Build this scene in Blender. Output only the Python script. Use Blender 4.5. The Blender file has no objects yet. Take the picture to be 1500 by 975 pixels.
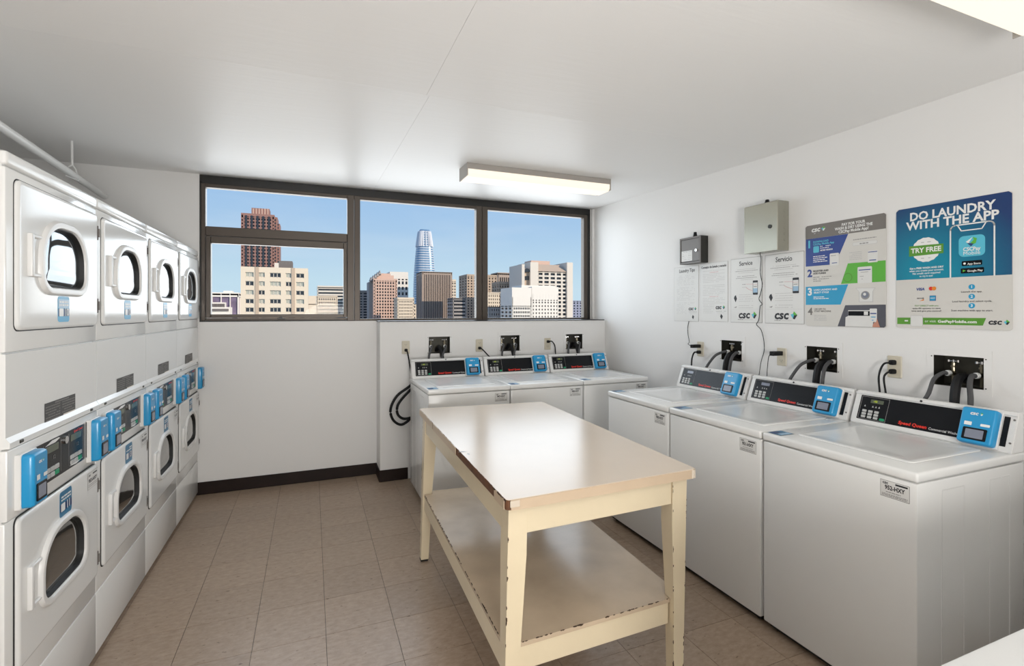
import bpy, bmesh, math, random
from mathutils import Vector, Matrix
random.seed(7)
C = bpy.context.scene.collection
SC = bpy.context.scene

# ------------------------------------------------------------------ camera, world, light, exposure
CAM_Z = 1.4963
FPX = 724.6            # focal length in pixels of the 1500 px frame
YAW = math.radians(22.078)
cd = bpy.data.cameras.new('camera'); cam = bpy.data.objects.new('camera', cd); C.objects.link(cam)
cam.location = (0, 0, CAM_Z); cam.rotation_euler = (math.pi/2, 0, -YAW)
cd.sensor_width = 36; cd.lens = 36*FPX/1500; cd.shift_y = -0.02107; cd.clip_end = 5000; cd.clip_start = 0.02
SC.camera = cam
SC.view_settings.view_transform = 'Standard'; SC.view_settings.look = 'None'
SC.view_settings.gamma = 1; SC.view_settings.use_curve_mapping = False
SC.view_settings.exposure = 0.0

W = bpy.data.worlds.new('sky'); SC.world = W; W.use_nodes = True
nt = W.node_tree; nt.nodes.clear()
o_ = nt.nodes.new('ShaderNodeOutputWorld'); bg = nt.nodes.new('ShaderNodeBackground')
tc = nt.nodes.new('ShaderNodeTexCoord'); sep = nt.nodes.new('ShaderNodeSeparateXYZ')
rp = nt.nodes.new('ShaderNodeValToRGB')
cr = rp.color_ramp
cr.elements[0].position = 0.0; cr.elements[0].color = (0.60, 0.78, 0.90, 1)
cr.elements[1].position = 1.0; cr.elements[1].color = (0.16, 0.32, 0.72, 1)
for p, c in ((0.06, (0.57, 0.76, 0.89, 1)), (0.16, (0.42, 0.62, 0.86, 1)), (0.28, (0.31, 0.52, 0.84, 1))):
    e = cr.elements.new(p); e.color = c
nz = nt.nodes.new('ShaderNodeTexNoise'); nz.inputs['Scale'].default_value = 2.2; nz.inputs['Detail'].default_value = 5
mp = nt.nodes.new('ShaderNodeMapping'); mp.inputs['Scale'].default_value = (1, 1, 6)
cl = nt.nodes.new('ShaderNodeValToRGB'); cl.color_ramp.elements[0].position = 0.52; cl.color_ramp.elements[1].position = 0.8
cl.color_ramp.elements[1].color = (0.3, 0.3, 0.3, 1)
mx = nt.nodes.new('ShaderNodeMix'); mx.data_type = 'RGBA'; mx.inputs['B'].default_value = (0.80, 0.86, 0.93, 1)
L = nt.links.new
L(tc.outputs['Generated'], sep.inputs[0]); L(sep.outputs['Z'], rp.inputs[0])
L(tc.outputs['Generated'], mp.inputs[0]); L(mp.outputs[0], nz.inputs['Vector']); L(nz.outputs[0], cl.inputs[0])
L(cl.outputs[0], mx.inputs['Factor']); L(rp.outputs[0], mx.inputs['A']); L(mx.outputs['Result'], bg.inputs[0])
bg.inputs[1].default_value = 1.0; L(bg.outputs[0], o_.inputs[0])

sd = bpy.data.lights.new('sun', 'SUN'); so = bpy.data.objects.new('sun', sd); C.objects.link(so)
sd.energy = 4.2; sd.angle = 0.009; sd.color = (1.0, 0.86, 0.70)
so.rotation_euler = Vector((0.62, -0.70, 0.42)).to_track_quat('Z', 'Y').to_euler(); so.location = (0, 0, 60)
fd = bpy.data.lights.new('fill_lamp', 'AREA'); fo = bpy.data.objects.new('fill_lamp', fd); C.objects.link(fo)
fd.shape = 'DISK'; fd.size = 1.0; fd.energy = 84; fd.color = (1.0, 0.985, 0.96)      # unseen fill lamp behind the camera, added to brighten the room
fo.location = (0.3, -1.3, 1.25); fo.rotation_euler = Vector((0.06, -0.84, -0.50)).to_track_quat('Z', 'Y').to_euler()
dd_ = bpy.data.lights.new('window_daylight', 'AREA'); do_ = bpy.data.objects.new('window_daylight', dd_); C.objects.link(do_)
dd_.shape = 'RECTANGLE'; dd_.size = 3.66; dd_.size_y = 1.16; dd_.energy = 45; dd_.color = (0.93, 0.97, 1.0)     # daylight entering at the window
do_.location = (0.99, 4.86, 1.99); do_.rotation_euler = Vector((0, 1, 0)).to_track_quat('Z', 'Y').to_euler()
LAMP = 1.15             # emission of the ceiling fixtures' diffusers

# ------------------------------------------------------------------ materials
def mat(name, col, rough=0.5, metal=0, coat=0, spec=0.5, noise=0, nscale=8, stretch=(1, 1, 1), bump=0, bscale=40, vary=0, coords='Object'):
    m = bpy.data.materials.new(name); m.use_nodes = True
    n = m.node_tree; b = n.nodes['Principled BSDF']
    b.inputs['Base Color'].default_value = (*col, 1); b.inputs['Roughness'].default_value = rough
    b.inputs['Metallic'].default_value = metal; b.inputs['Coat Weight'].default_value = coat
    b.inputs['Coat Roughness'].default_value = 0.08; b.inputs['Specular IOR Level'].default_value = spec
    if noise or bump or vary:
        t = n.nodes.new('ShaderNodeTexCoord'); mp = n.nodes.new('ShaderNodeMapping'); mp.inputs['Scale'].default_value = stretch
        n.links.new(t.outputs[coords], mp.inputs[0])
    last = None
    if noise:
        x = n.nodes.new('ShaderNodeTexNoise'); x.inputs['Scale'].default_value = nscale; x.inputs['Detail'].default_value = 6
        n.links.new(mp.outputs[0], x.inputs['Vector'])
        mm = n.nodes.new('ShaderNodeMapRange'); mm.inputs['From Min'].default_value = 0.3; mm.inputs['From Max'].default_value = 0.7
        mm.inputs['To Min'].default_value = 1-noise; mm.inputs['To Max'].default_value = 1+noise*0.5
        n.links.new(x.outputs[0], mm.inputs['Value'])
        vm = n.nodes.new('ShaderNodeVectorMath'); vm.operation = 'SCALE'; vm.inputs[0].default_value = col
        n.links.new(mm.outputs[0], vm.inputs['Scale']); last = vm.outputs[0]
    if vary:
        oi = n.nodes.new('ShaderNodeObjectInfo'); mr = n.nodes.new('ShaderNodeMapRange')
        mr.inputs['To Min'].default_value = 1-vary; mr.inputs['To Max'].default_value = 1+vary
        n.links.new(oi.outputs['Random'], mr.inputs['Value'])
        v2 = n.nodes.new('ShaderNodeVectorMath'); v2.operation = 'SCALE'; v2.inputs[0].default_value = col
        if last: n.links.new(last, v2.inputs[0])
        n.links.new(mr.outputs[0], v2.inputs['Scale']); last = v2.outputs[0]
    if last: n.links.new(last, b.inputs['Base Color'])
    if bump:
        x = n.nodes.new('ShaderNodeTexNoise'); x.inputs['Scale'].default_value = bscale; x.inputs['Detail'].default_value = 4
        n.links.new(mp.outputs[0], x.inputs['Vector'])
        bp = n.nodes.new('ShaderNodeBump'); bp.inputs['Strength'].default_value = bump; bp.inputs['Distance'].default_value = 0.01
        n.links.new(x.outputs[0], bp.inputs['Height']); n.links.new(bp.outputs[0], b.inputs['Normal'])
    return m

M = {}
M['wall'] = mat('wall_paint', (0.80, 0.79, 0.775), 0.45, bump=0.12, bscale=9)
M['ceil'] = mat('ceiling_paint', (0.87, 0.86, 0.845), 0.42, bump=0.14, bscale=7, stretch=(0.7, 5, 3), spec=0.22)
M['base'] = mat('baseboard_rubber', (0.016, 0.008, 0.006), 0.5, spec=0.25, noise=0.3)
M['enamel'] = mat('white_enamel', (0.80, 0.80, 0.785), 0.22, coat=0.15, bump=0.02, bscale=5)
M['enamel_door'] = mat('polished_white_enamel', (0.82, 0.82, 0.805), 0.15, coat=0.15, bump=0.04, bscale=3)
M['plastic'] = mat('white_plastic', (0.76, 0.755, 0.74), 0.32)
M['cream'] = mat('cream_plastic', (0.72, 0.66, 0.55), 0.4)
M['black'] = mat('black_panel', (0.007, 0.008, 0.010), 0.22, spec=0.22)
M['dark'] = mat('dark_gap', (0.012, 0.012, 0.012), 0.6)
M['rubber'] = mat('black_rubber', (0.009, 0.009, 0.010), 0.55, spec=0.25)
M['grey_rubber'] = mat('grey_rubber_hose', (0.075, 0.075, 0.078), 0.5, spec=0.3)
M['blue'] = mat('blue_plastic', (0.015, 0.30, 0.60), 0.32, coat=0.2)
M['screen'] = mat('grey_screen', (0.22, 0.24, 0.30), 0.15)
M['lcd'] = mat('lcd_glass', (0.10, 0.12, 0.08), 0.15)
M['button'] = mat('grey_button', (0.50, 0.50, 0.49), 0.4)
M['green'] = mat('green_button', (0.0, 0.28, 0.12), 0.4)
M['red'] = mat('red_print', (0.75, 0.03, 0.015), 0.4)
M['white'] = mat('white_print', (0.82, 0.82, 0.80), 0.4)
M['ink'] = mat('black_print', (0.02, 0.02, 0.025), 0.5)
M['greyink'] = mat('grey_print', (0.30, 0.29, 0.28), 0.5)
M['faint'] = mat('faint_grey_print', (0.52, 0.51, 0.50), 0.5)
M['redink'] = mat('faint_red_print', (0.62, 0.28, 0.27), 0.5)
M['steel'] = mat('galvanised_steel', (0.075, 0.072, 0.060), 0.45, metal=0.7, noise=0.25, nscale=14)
M['chrome'] = mat('chrome', (0.7, 0.7, 0.7), 0.15, metal=1)
M['brass'] = mat('tarnished_brass', (0.26, 0.23, 0.17), 0.35, metal=1)
M['boxgrey'] = mat('khaki_grey_enamel', (0.36, 0.355, 0.30), 0.22, metal=0.55)
M['charcoal'] = mat('charcoal_enamel', (0.16, 0.145, 0.135), 0.35)
M['blackmetal'] = mat('black_enamel', (0.018, 0.019, 0.016), 0.35)
M['bronze'] = mat('bronze_anodised', (0.085, 0.068, 0.055), 0.38, metal=0.35)
M['bronze_dark'] = mat('dark_bronze_trim', (0.010, 0.009, 0.008), 0.4)
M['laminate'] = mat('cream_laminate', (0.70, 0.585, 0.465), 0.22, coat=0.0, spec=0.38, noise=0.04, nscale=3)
M['banding'] = mat('beige_banding', (0.60, 0.465, 0.33), 0.35, noise=0.06)
M['rawwood'] = mat('bare_brown_wood', (0.15, 0.06, 0.025), 0.7, noise=0.4, nscale=30)
M['paint'] = mat('cream_gloss_paint', (0.76, 0.65, 0.46), 0.30, coat=0.25, noise=0.05, nscale=4, bump=0.1, bscale=25)
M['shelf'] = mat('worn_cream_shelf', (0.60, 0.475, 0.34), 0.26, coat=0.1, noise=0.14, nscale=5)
M['chip'] = mat('dark_paint_chip', (0.07, 0.04, 0.02), 0.8)
M['whitewear'] = mat('pale_scuff', (0.62, 0.54, 0.44), 0.5)
M['outlet'] = mat('beige_outlet', (0.60, 0.55, 0.44), 0.35)
M['paper'] = mat('laminated_paper', (0.74, 0.735, 0.715), 0.25)
M['sticker_dark'] = mat('dark_grey_label', (0.055, 0.053, 0.050), 0.45)
M['sticker_mid'] = mat('mid_grey_label_print', (0.20, 0.19, 0.18), 0.45)
M['stickblue'] = mat('blue_label', (0.03, 0.18, 0.33), 0.35)
M['stickpale'] = mat('pale_blue_label', (0.33, 0.50, 0.66), 0.35)
M['navy'] = mat('navy_print', (0.010, 0.045, 0.16), 0.35)
M['navy2'] = mat('royal_blue_print', (0.025, 0.06, 0.27), 0.35)
M['cyan'] = mat('cyan_print', (0.02, 0.33, 0.58), 0.35)
M['aqua'] = mat('aqua_print', (0.10, 0.50, 0.66), 0.35)
M['lime'] = mat('green_print', (0.11, 0.44, 0.045), 0.35)
M['dgreen'] = mat('dark_green_print', (0.10, 0.30, 0.03), 0.35)
M['pgrey'] = mat('warm_grey_print', (0.19, 0.175, 0.16), 0.35)
M['dgrey'] = mat('slate_print', (0.085, 0.085, 0.105), 0.35)
M['posterwhite'] = mat('poster_white', (0.66, 0.64, 0.60), 0.3)
M['orange'] = mat('orange_print', (0.80, 0.25, 0.02), 0.4)
M['skin'] = mat('skin_print', (0.55, 0.25, 0.17), 0.5)
M['digit'] = mat('yellow_green_digits', (0.45, 0.55, 0.02), 0.4)
M['lampmetal'] = mat('fixture_metal', (0.40, 0.37, 0.34), 0.5)

# teal gradient print of the big poster (flat print, colour runs across the sheet)
m = bpy.data.materials.new('teal_navy_print'); m.use_nodes = True; n = m.node_tree; b = n.nodes['Principled BSDF']
b.inputs['Roughness'].default_value = 0.35
t = n.nodes.new('ShaderNodeTexCoord'); g = n.nodes.new('ShaderNodeTexGradient'); g.gradient_type = 'SPHERICAL'
mp = n.nodes.new('ShaderNodeMapping'); mp.inputs['Location'].default_value = (0, 0.15, -0.26); mp.vector_type = 'POINT'
mp.inputs['Scale'].default_value = (0, 2.2, 2.2); mp.inputs['Location'].default_value = (0, 2.2*0.15, -2.2*0.27)
r = n.nodes.new('ShaderNodeValToRGB'); r.color_ramp.elements[0].color = (0.010, 0.040, 0.15, 1); r.color_ramp.elements[1].color = (0.0, 0.24, 0.36, 1)
r.color_ramp.elements[0].position = 0.15; r.color_ramp.elements[1].position = 0.8
n.links.new(t.outputs['Object'], mp.inputs[0]); n.links.new(mp.outputs[0], g.inputs[0]); n.links.new(g.outputs[1], r.inputs[0]); n.links.new(r.outputs[0], b.inputs['Base Color'])
M['teal'] = m

# floor tile: mottled vinyl with streaks and dark flecks
m = bpy.data.materials.new('vinyl_tile'); m.use_nodes = True; n = m.node_tree; b = n.nodes['Principled BSDF']
b.inputs['Roughness'].default_value = 0.30; b.inputs['Specular IOR Level'].default_value = 0.5
t = n.nodes.new('ShaderNodeTexCoord'); oi = n.nodes.new('ShaderNodeObjectInfo')
geo = n.nodes.new('ShaderNodeNewGeometry')
mp = n.nodes.new('ShaderNodeMapping'); mp.inputs['Scale'].default_value = (8, 16, 1)
n.links.new(geo.outputs['Position'], mp.inputs[0])
x1 = n.nodes.new('ShaderNodeTexNoise'); x1.inputs['Scale'].default_value = 3; x1.inputs['Detail'].default_value = 8; x1.inputs['Roughness'].default_value = 0.7
n.links.new(mp.outputs[0], x1.inputs['Vector'])
r1 = n.nodes.new('ShaderNodeValToRGB'); r1.color_ramp.elements[0].position = 0.3; r1.color_ramp.elements[1].position = 0.72
r1.color_ramp.elements[0].color = (0.285, 0.205, 0.143, 1); r1.color_ramp.elements[1].color = (0.42, 0.32, 0.238, 1)
n.links.new(x1.outputs[0], r1.inputs[0])
mp2 = n.nodes.new('ShaderNodeMapping'); mp2.inputs['Scale'].default_value = (30, 62, 1); n.links.new(geo.outputs['Position'], mp2.inputs[0])
x2 = n.nodes.new('ShaderNodeTexNoise'); x2.inputs['Scale'].default_value = 1; x2.inputs['Detail'].default_value = 2; n.links.new(mp2.outputs[0], x2.inputs['Vector'])
r2 = n.nodes.new('ShaderNodeValToRGB'); r2.color_ramp.elements[0].position = 0.68; r2.color_ramp.elements[1].position = 0.73
n.links.new(x2.outputs[0], r2.inputs[0])
mxx = n.nodes.new('ShaderNodeMix'); mxx.data_type = 'RGBA'; mxx.inputs['B'].default_value = (0.10, 0.055, 0.03, 1)
ml = n.nodes.new('ShaderNodeMath'); ml.operation = 'MULTIPLY'; ml.inputs[1].default_value = 0.75
n.links.new(r2.outputs[0], ml.inputs[0]); n.links.new(ml.outputs[0], mxx.inputs['Factor']); n.links.new(r1.outputs[0], mxx.inputs['A'])
mr = n.nodes.new('ShaderNodeMapRange'); mr.inputs['To Min'].default_value = 0.93; mr.inputs['To Max'].default_value = 1.06
n.links.new(oi.outputs['Random'], mr.inputs['Value'])
vs = n.nodes.new('ShaderNodeVectorMath'); vs.operation = 'SCALE'
n.links.new(mxx.outputs['Result'], vs.inputs[0]); n.links.new(mr.outputs[0], vs.inputs['Scale']); n.links.new(vs.outputs[0], b.inputs['Base Color'])
bp = n.nodes.new('ShaderNodeBump'); bp.inputs['Strength'].default_value = 0.15; bp.inputs['Distance'].default_value = 0.004
n.links.new(x1.outputs[0], bp.inputs['Height']); n.links.new(bp.outputs[0], b.inputs['Normal'])
M['tile'] = m

def emit(name, col, s):
    m = bpy.data.materials.new(name); m.use_nodes = True; b = m.node_tree.nodes['Principled BSDF']
    b.inputs['Base Color'].default_value = (0.25, 0.23, 0.20, 1); b.inputs['Emission Color'].default_value = (*col, 1); b.inputs['Emission Strength'].default_value = s
    return m
M['diffuser'] = emit('lit_diffuser', (1.0, 0.92, 0.79), LAMP*0.82)

def glassmat(name, tint, dark=None, rough=0.0):
    m = bpy.data.materials.new(name); m.use_nodes = True; n = m.node_tree; n.nodes.clear()
    o = n.nodes.new('ShaderNodeOutputMaterial'); mi = n.nodes.new('ShaderNodeMixShader'); fr = n.nodes.new('ShaderNodeFresnel'); fr.inputs[0].default_value = 1.12
    tr = n.nodes.new('ShaderNodeBsdfTransparent'); tr.inputs[0].default_value = (*tint, 1); gl = n.nodes.new('ShaderNodeBsdfGlossy'); gl.inputs['Roughness'].default_value = rough
    n.links.new(fr.outputs[0], mi.inputs[0]); n.links.new(tr.outputs[0], mi.inputs[1]); n.links.new(gl.outputs[0], mi.inputs[2]); n.links.new(mi.outputs[0], o.inputs[0])
    return m
M['glass'] = glassmat('window_glass', (0.97, 0.98, 0.98))
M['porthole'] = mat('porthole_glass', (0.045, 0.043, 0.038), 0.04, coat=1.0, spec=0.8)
M['porthole_up'] = mat('reflection_porthole_glass', (0.21, 0.23, 0.25), 0.05, metal=0.85)  # paler metallic copy of the glass, imitating the bright window reflection

# ------------------------------------------------------------------ object helpers
def tag(o, label=None, cat=None, group=None, kind=None):
    if label: o['label'] = label
    if cat: o['category'] = cat
    if group: o['group'] = group
    if kind: o['kind'] = kind
    return o
def empty(name, loc, rz=0, label=None, cat=None, group=None, kind=None):
    o = bpy.data.objects.new(name, None); C.objects.link(o); o.location = loc; o.rotation_euler = (0, 0, rz)
    o.empty_display_size = 0.05
    return tag(o, label, cat, group, kind)
def link(name, me, m, parent=None, smooth=False):
    if m is not None: me.materials.append(m if not isinstance(m, str) else M[m])
    o = bpy.data.objects.new(name, me); C.objects.link(o)
    if parent: o.parent = parent
    if smooth:
        for p in me.polygons: p.use_smooth = True
        me.set_sharp_from_angle(angle=math.radians(35))
    return o

class G:
    """collects shapes into one mesh"""
    def __init__(s): s.bm = bmesh.new()
    def mesh(s, vs, fs):
        v = [s.bm.verts.new(p) for p in vs]
        for f in fs:
            try: s.bm.faces.new([v[i] for i in f])
            except ValueError: pass
        return s
    def box(s, x0, x1, y0, y1, z0, z1):
        return s.hexa([(x0, y0, z0), (x1, y0, z0), (x1, y1, z0), (x0, y1, z0)], [(x0, y0, z1), (x1, y0, z1), (x1, y1, z1), (x0, y1, z1)])
    def hexa(s, b, t):
        return s.mesh(list(b)+list(t), [(3, 2, 1, 0), (4, 5, 6, 7), (0, 1, 5, 4), (1, 2, 6, 5), (2, 3, 7, 6), (3, 0, 4, 7)])
    def rbox(s, x0, x1, y0, y1, z0, z1, r=0.005, seg=2):
        b = bmesh.new(); bmesh.ops.create_cube(b, size=1)
        for v in b.verts: v.co = Vector(((x0+x1)/2+v.co.x*(x1-x0), (y0+y1)/2+v.co.y*(y1-y0), (z0+z1)/2+v.co.z*(z1-z0)))
        bmesh.ops.bevel(b, geom=b.edges[:], offset=r, segments=seg, profile=0.5, affect='EDGES')
        b.verts.index_update(); s.mesh([v.co.copy() for v in b.verts], [[v.index for v in f.verts] for f in b.faces]); b.free()
        return s
    def cyl(s, p0, p1, r, n=12, r2=None):
        return s.tube([p0, p1], r, n, r2)
    def tube(s, pts, r, n=8, r2=None):
        pts = [Vector(p) for p in pts]; rings = []; up = Vector((0, 0, 1))
        for i, p in enumerate(pts):
            d = (pts[min(i+1, len(pts)-1)]-pts[max(i-1, 0)]).normalized()
            a = d.cross(up)
            if a.length < 0.05: a = d.cross(Vector((1, 0, 0))) if i == 0 else A0
            a = (a-d*a.dot(d)).normalized(); A0 = a; b = d.cross(a).normalized()
            rr = r if r2 is None else r+(r2-r)*i/(len(pts)-1)
            rings.append([p+a*math.cos(2*math.pi*k/n)*rr+b*math.sin(2*math.pi*k/n)*rr for k in range(n)])
        vs = [v for q in rings for v in q]; fs = []
        for i in range(len(rings)-1):
            for k in range(n): fs.append((i*n+k, i*n+(k+1) % n, (i+1)*n+(k+1) % n, (i+1)*n+k))
        fs.append(tuple(range(n))[::-1]); fs.append(tuple((len(rings)-1)*n+k for k in range(n)))
        return s.mesh(vs, fs)
    def loft(s, F, outline, prof, cap=True):
        """outline: CCW 2-D loop; prof: list of (inset, height); F(a,b,h) -> 3-D"""
        n = len(outline); vs = []; fs = []
        for ins, h in prof:
            for (a, b) in inset(outline, ins): vs.append(F(a, b, h))
        for i in range(len(prof)-1):
            for k in range(n): fs.append((i*n+k, i*n+(k+1) % n, (i+1)*n+(k+1) % n, (i+1)*n+k))
        if cap: fs.append(tuple((len(prof)-1)*n+k for k in range(n)))
        return s.mesh(vs, fs)
    def loftr(s, F, R, prof, cap=True, n=5):
        """rounded rectangle R = (x0,x1,y0,y1,r or (top,bot)) lofted; radii shrink with the inset"""
        x0, x1, y0, y1, r = R; top, bot = r if isinstance(r, tuple) else ((r, r), (r, r)); vs = []; fs = []
        for ins, h in prof:
            q = lambda t: (max(t[0]-ins, 0.004), max(t[1]-ins, 0.004))
            vs += [F(a, b, h) for a, b in rrect(x0+ins, x1-ins, y0+ins, y1-ins, 0, n, q(top), q(bot))]
        m = len(rrect(0, 1, 0, 1, 0.1, n))
        for i in range(len(prof)-1):
            for k in range(m): fs.append((i*m+k, i*m+(k+1) % m, (i+1)*m+(k+1) % m, (i+1)*m+k))
        if cap: fs.append(tuple((len(prof)-1)*m+k for k in range(m)))
        return s.mesh(vs, fs)
    def done(s, name, m, parent=None, smooth=False, weld=False):
        if weld: bmesh.ops.remove_doubles(s.bm, verts=s.bm.verts, dist=1e-5)
        bmesh.ops.recalc_face_normals(s.bm, faces=s.bm.faces)
        me = bpy.data.meshes.new(name); s.bm.to_mesh(me); s.bm.free()
        return link(name, me, m, parent, smooth)

def inset(pts, d):
    if abs(d) < 1e-9: return pts
    out = []; n = len(pts)
    for i in range(n):
        p0, p1, p2 = Vector(pts[i-1]), Vector(pts[i]), Vector(pts[(i+1) % n])
        e1 = (p1-p0).normalized(); e2 = (p2-p1).normalized()
        nn = Vector((-(e1.y+e2.y), e1.x+e2.x))
        if nn.length < 1e-6: nn = Vector((-e1.y, e1.x))
        nn.normalize(); c = max(0.5, nn.dot(Vector((-e1.y, e1.x))))
        q = p1+nn*d/c; out.append((q.x, q.y))
    return out
def rrect(x0, x1, y0, y1, r=0.01, n=5, top=None, bot=None):
    """CCW rounded rectangle; top/bot = (rx, ry) elliptical corners"""
    tr = top or (r, r); br = bot or (r, r); P = []
    for cx, cy, (rx, ry), a0 in ((x1-br[0], y0+br[1], br, -90), (x1-tr[0], y1-tr[1], tr, 0), (x0+tr[0], y1-tr[1], tr, 90), (x0+br[0], y0+br[1], br, 180)):
        for k in range(n+1):
            a = math.radians(a0+90*k/n); P.append((cx+rx*math.cos(a), cy+ry*math.sin(a)))
    return P
FRONT = lambda a, b, h: Vector((a, -h, b))        # local machine frame: front faces -y
def frame(O, A, B):
    O, A, B = Vector(O), Vector(A), Vector(B); N = A.cross(B)
    return lambda a, b, h: O+A*a+B*b+N*h

_tc = {}
def text_mesh(s, size, bold=0.0, align='CENTER', xs=1.0, shear=0.0):
    key = (s, size, bold, align, xs, shear)
    cu = bpy.data.curves.new('t', 'FONT'); cu.body = s; cu.size = size; cu.align_x = align; cu.align_y = 'CENTER'
    cu.offset = bold*size; cu.resolution_u = 2; cu.shear = shear
    o = bpy.data.objects.new('t', cu); C.objects.link(o)
    dg = bpy.context.evaluated_depsgraph_get(); dg.update()
    me = bpy.data.meshes.new_from_object(o.evaluated_get(dg))
    vs = [(v.co.x*xs, v.co.y) for v in me.vertices]; fs = [tuple(p.vertices) for p in me.polygons]
    bpy.data.objects.remove(o); bpy.data.curves.remove(cu); bpy.data.meshes.remove(me)
    return vs, fs

class Print:
    """flat printed shapes on a frame, one object per ink"""
    def __init__(s, F, parent, name='printed_area'): s.F = F; s.p = parent; s.d = {}; s.name = name; s.lay = 0.0004
    def poly(s, m, pts, layer=1):
        ar = abs(sum(pts[i-1][0]*pts[i][1]-pts[i][0]*pts[i-1][1] for i in range(len(pts))))/2
        if ar > 0.0022 and s.name == 'printed_area':
            G().mesh([s.F(a, b, s.lay*layer) for a, b in pts], [tuple(range(len(pts)))]).done('printed_field', m, s.p); return s
        s.d.setdefault((m, 'shape'), G()).mesh([s.F(a, b, s.lay*layer) for a, b in pts], [tuple(range(len(pts)))]); return s
    def rect(s, m, a0, a1, b0, b1, layer=1): return s.poly(m, [(a0, b0), (a1, b0), (a1, b1), (a0, b1)], layer)
    def rr(s, m, a0, a1, b0, b1, r, layer=1, n=3): return s.poly(m, rrect(a0, a1, b0, b1, r, n), layer)
    def disc(s, m, a, b, r, layer=1, n=20, wob=0): return s.poly(m, [(a+r*(1+wob*(k % 2))*math.cos(2*math.pi*k/n), b+r*(1+wob*(k % 2))*math.sin(2*math.pi*k/n)) for k in range(n)], layer)
    def line(s, m, pts, w, layer=1):
        for (a0, b0), (a1, b1) in zip(pts[:-1], pts[1:]):
            d = Vector((a1-a0, b1-b0)); 
            if d.length < 1e-6: continue
            q = Vector((-d.y, d.x)).normalized()*w/2; e = d.normalized()*w*0.3
            s.poly(m, [(a0-q.x-e.x, b0-q.y-e.y), (a1-q.x+e.x, b1-q.y+e.y), (a1+q.x+e.x, b1+q.y+e.y), (a0+q.x-e.x, b0+q.y-e.y)], layer)
        return s
    def text(s, m, txt, a, b, size, bold=0.0, align='CENTER', xs=1.0, layer=2, shear=0, width=None):
        vs, fs = text_mesh(txt, size, bold, align, xs, shear)
        if width:
            w = max(v[0] for v in vs)-min(v[0] for v in vs); k = width/w; vs = [(v[0]*k, v[1]) for v in vs]
        s.d.setdefault((m, 'text'), G()).mesh([s.F(a+x, b+y, s.lay*layer) for x, y in vs], fs); return s
    def scribble(s, m, a0, a1, b, h, layer=1, cov=0.8, center=False):
        """one line of print too small to read: a run of short dashes"""
        x = a0
        while x < a1:
            w = random.uniform(1.2, 4.5)*h; w = min(w, a1-x)
            if random.random() < cov+0.15: s.rect(m, x, x+w, b-h/2, b+h/2, layer)
            x += w+0.55*h
        return s
    def done(s):
        for (m, k), g in s.d.items():
            o = g.done('lettering' if k == 'text' else s.name, m, s.p); o['kind'] = 'stuff'

def csc_mark(P, a, b, s, dark='ink', layer=2, word=True):
    """word and split diamond emblem of the laundry company"""
    if word: P.text(dark, 'csc', a-0.62*s, b, 1.0*s, 0.035, xs=1.05, layer=layer, shear=0.15)
    a += 0.55*s; r = 0.30*s
    P.poly('lime', [(a, b), (a+r, b+0.1*r), (a, b+r*1.1), (a-0.25*r, b+0.5*r)], layer)
    P.poly('aqua', [(a-0.25*r, b+0.5*r), (a, b), (a-0.3*r, b-0.9*r), (a-r, b+0.2*r)], layer)
    P.poly(dark, [(a, b), (a-0.3*r, b-0.9*r), (a+0.25*r, b-1.1*r), (a+r, b+0.1*r)], layer)

# ------------------------------------------------------------------ room dimensions
XR, XL, XFAR = 2.864, -0.856, -1.97
B1, B2 = 4.699, 4.455
YN = -2.2
ZS = 1.41                     # window sill
KINK = 2.372; ZC = 2.54; ZW = 2.617
def zc(y): return ZC if y < KINK else ZC+(ZW-ZC)*(y-KINK)/(B1-KINK)

def struct(o, label=None): return tag(o, label, None, None, 'structure')

def wall_with_holes(name, us, vs, holes, F, depth, m, parent=None):
    """rectangular wall with rectangular through-holes, real thickness behind the face"""
    bm = bmesh.new(); U = sorted(set(us+[h[i] for h in holes for i in (0, 1)])); V = sorted(set(vs+[h[i] for h in holes for i in (2, 3)]))
    for i in range(len(U)-1):
        for j in range(len(V)-1):
            cu, cv = (U[i]+U[i+1])/2, (V[j]+V[j+1])/2
            if any(h[0] < cu < h[1] and h[2] < cv < h[3] for h in holes): continue
            vv = [bm.verts.new(F(a, b, 0)) for a, b in ((U[i], V[j]), (U[i+1], V[j]), (U[i+1], V[j+1]), (U[i], V[j+1]))]
            bm.faces.new(vv)
    bmesh.ops.remove_doubles(bm, verts=bm.verts, dist=1e-5)
    e = bmesh.ops.extrude_face_region(bm, geom=bm.faces[:])
    d = F(0, 0, -depth)-F(0, 0, 0)
    for g in e['geom']:
        if isinstance(g, bmesh.types.BMVert): g.co += d
    bmesh.ops.recalc_face_normals(bm, faces=bm.faces)
    me = bpy.data.meshes.new(name); bm.to_mesh(me); bm.free()
    return link(name, me, m, parent)

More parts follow.
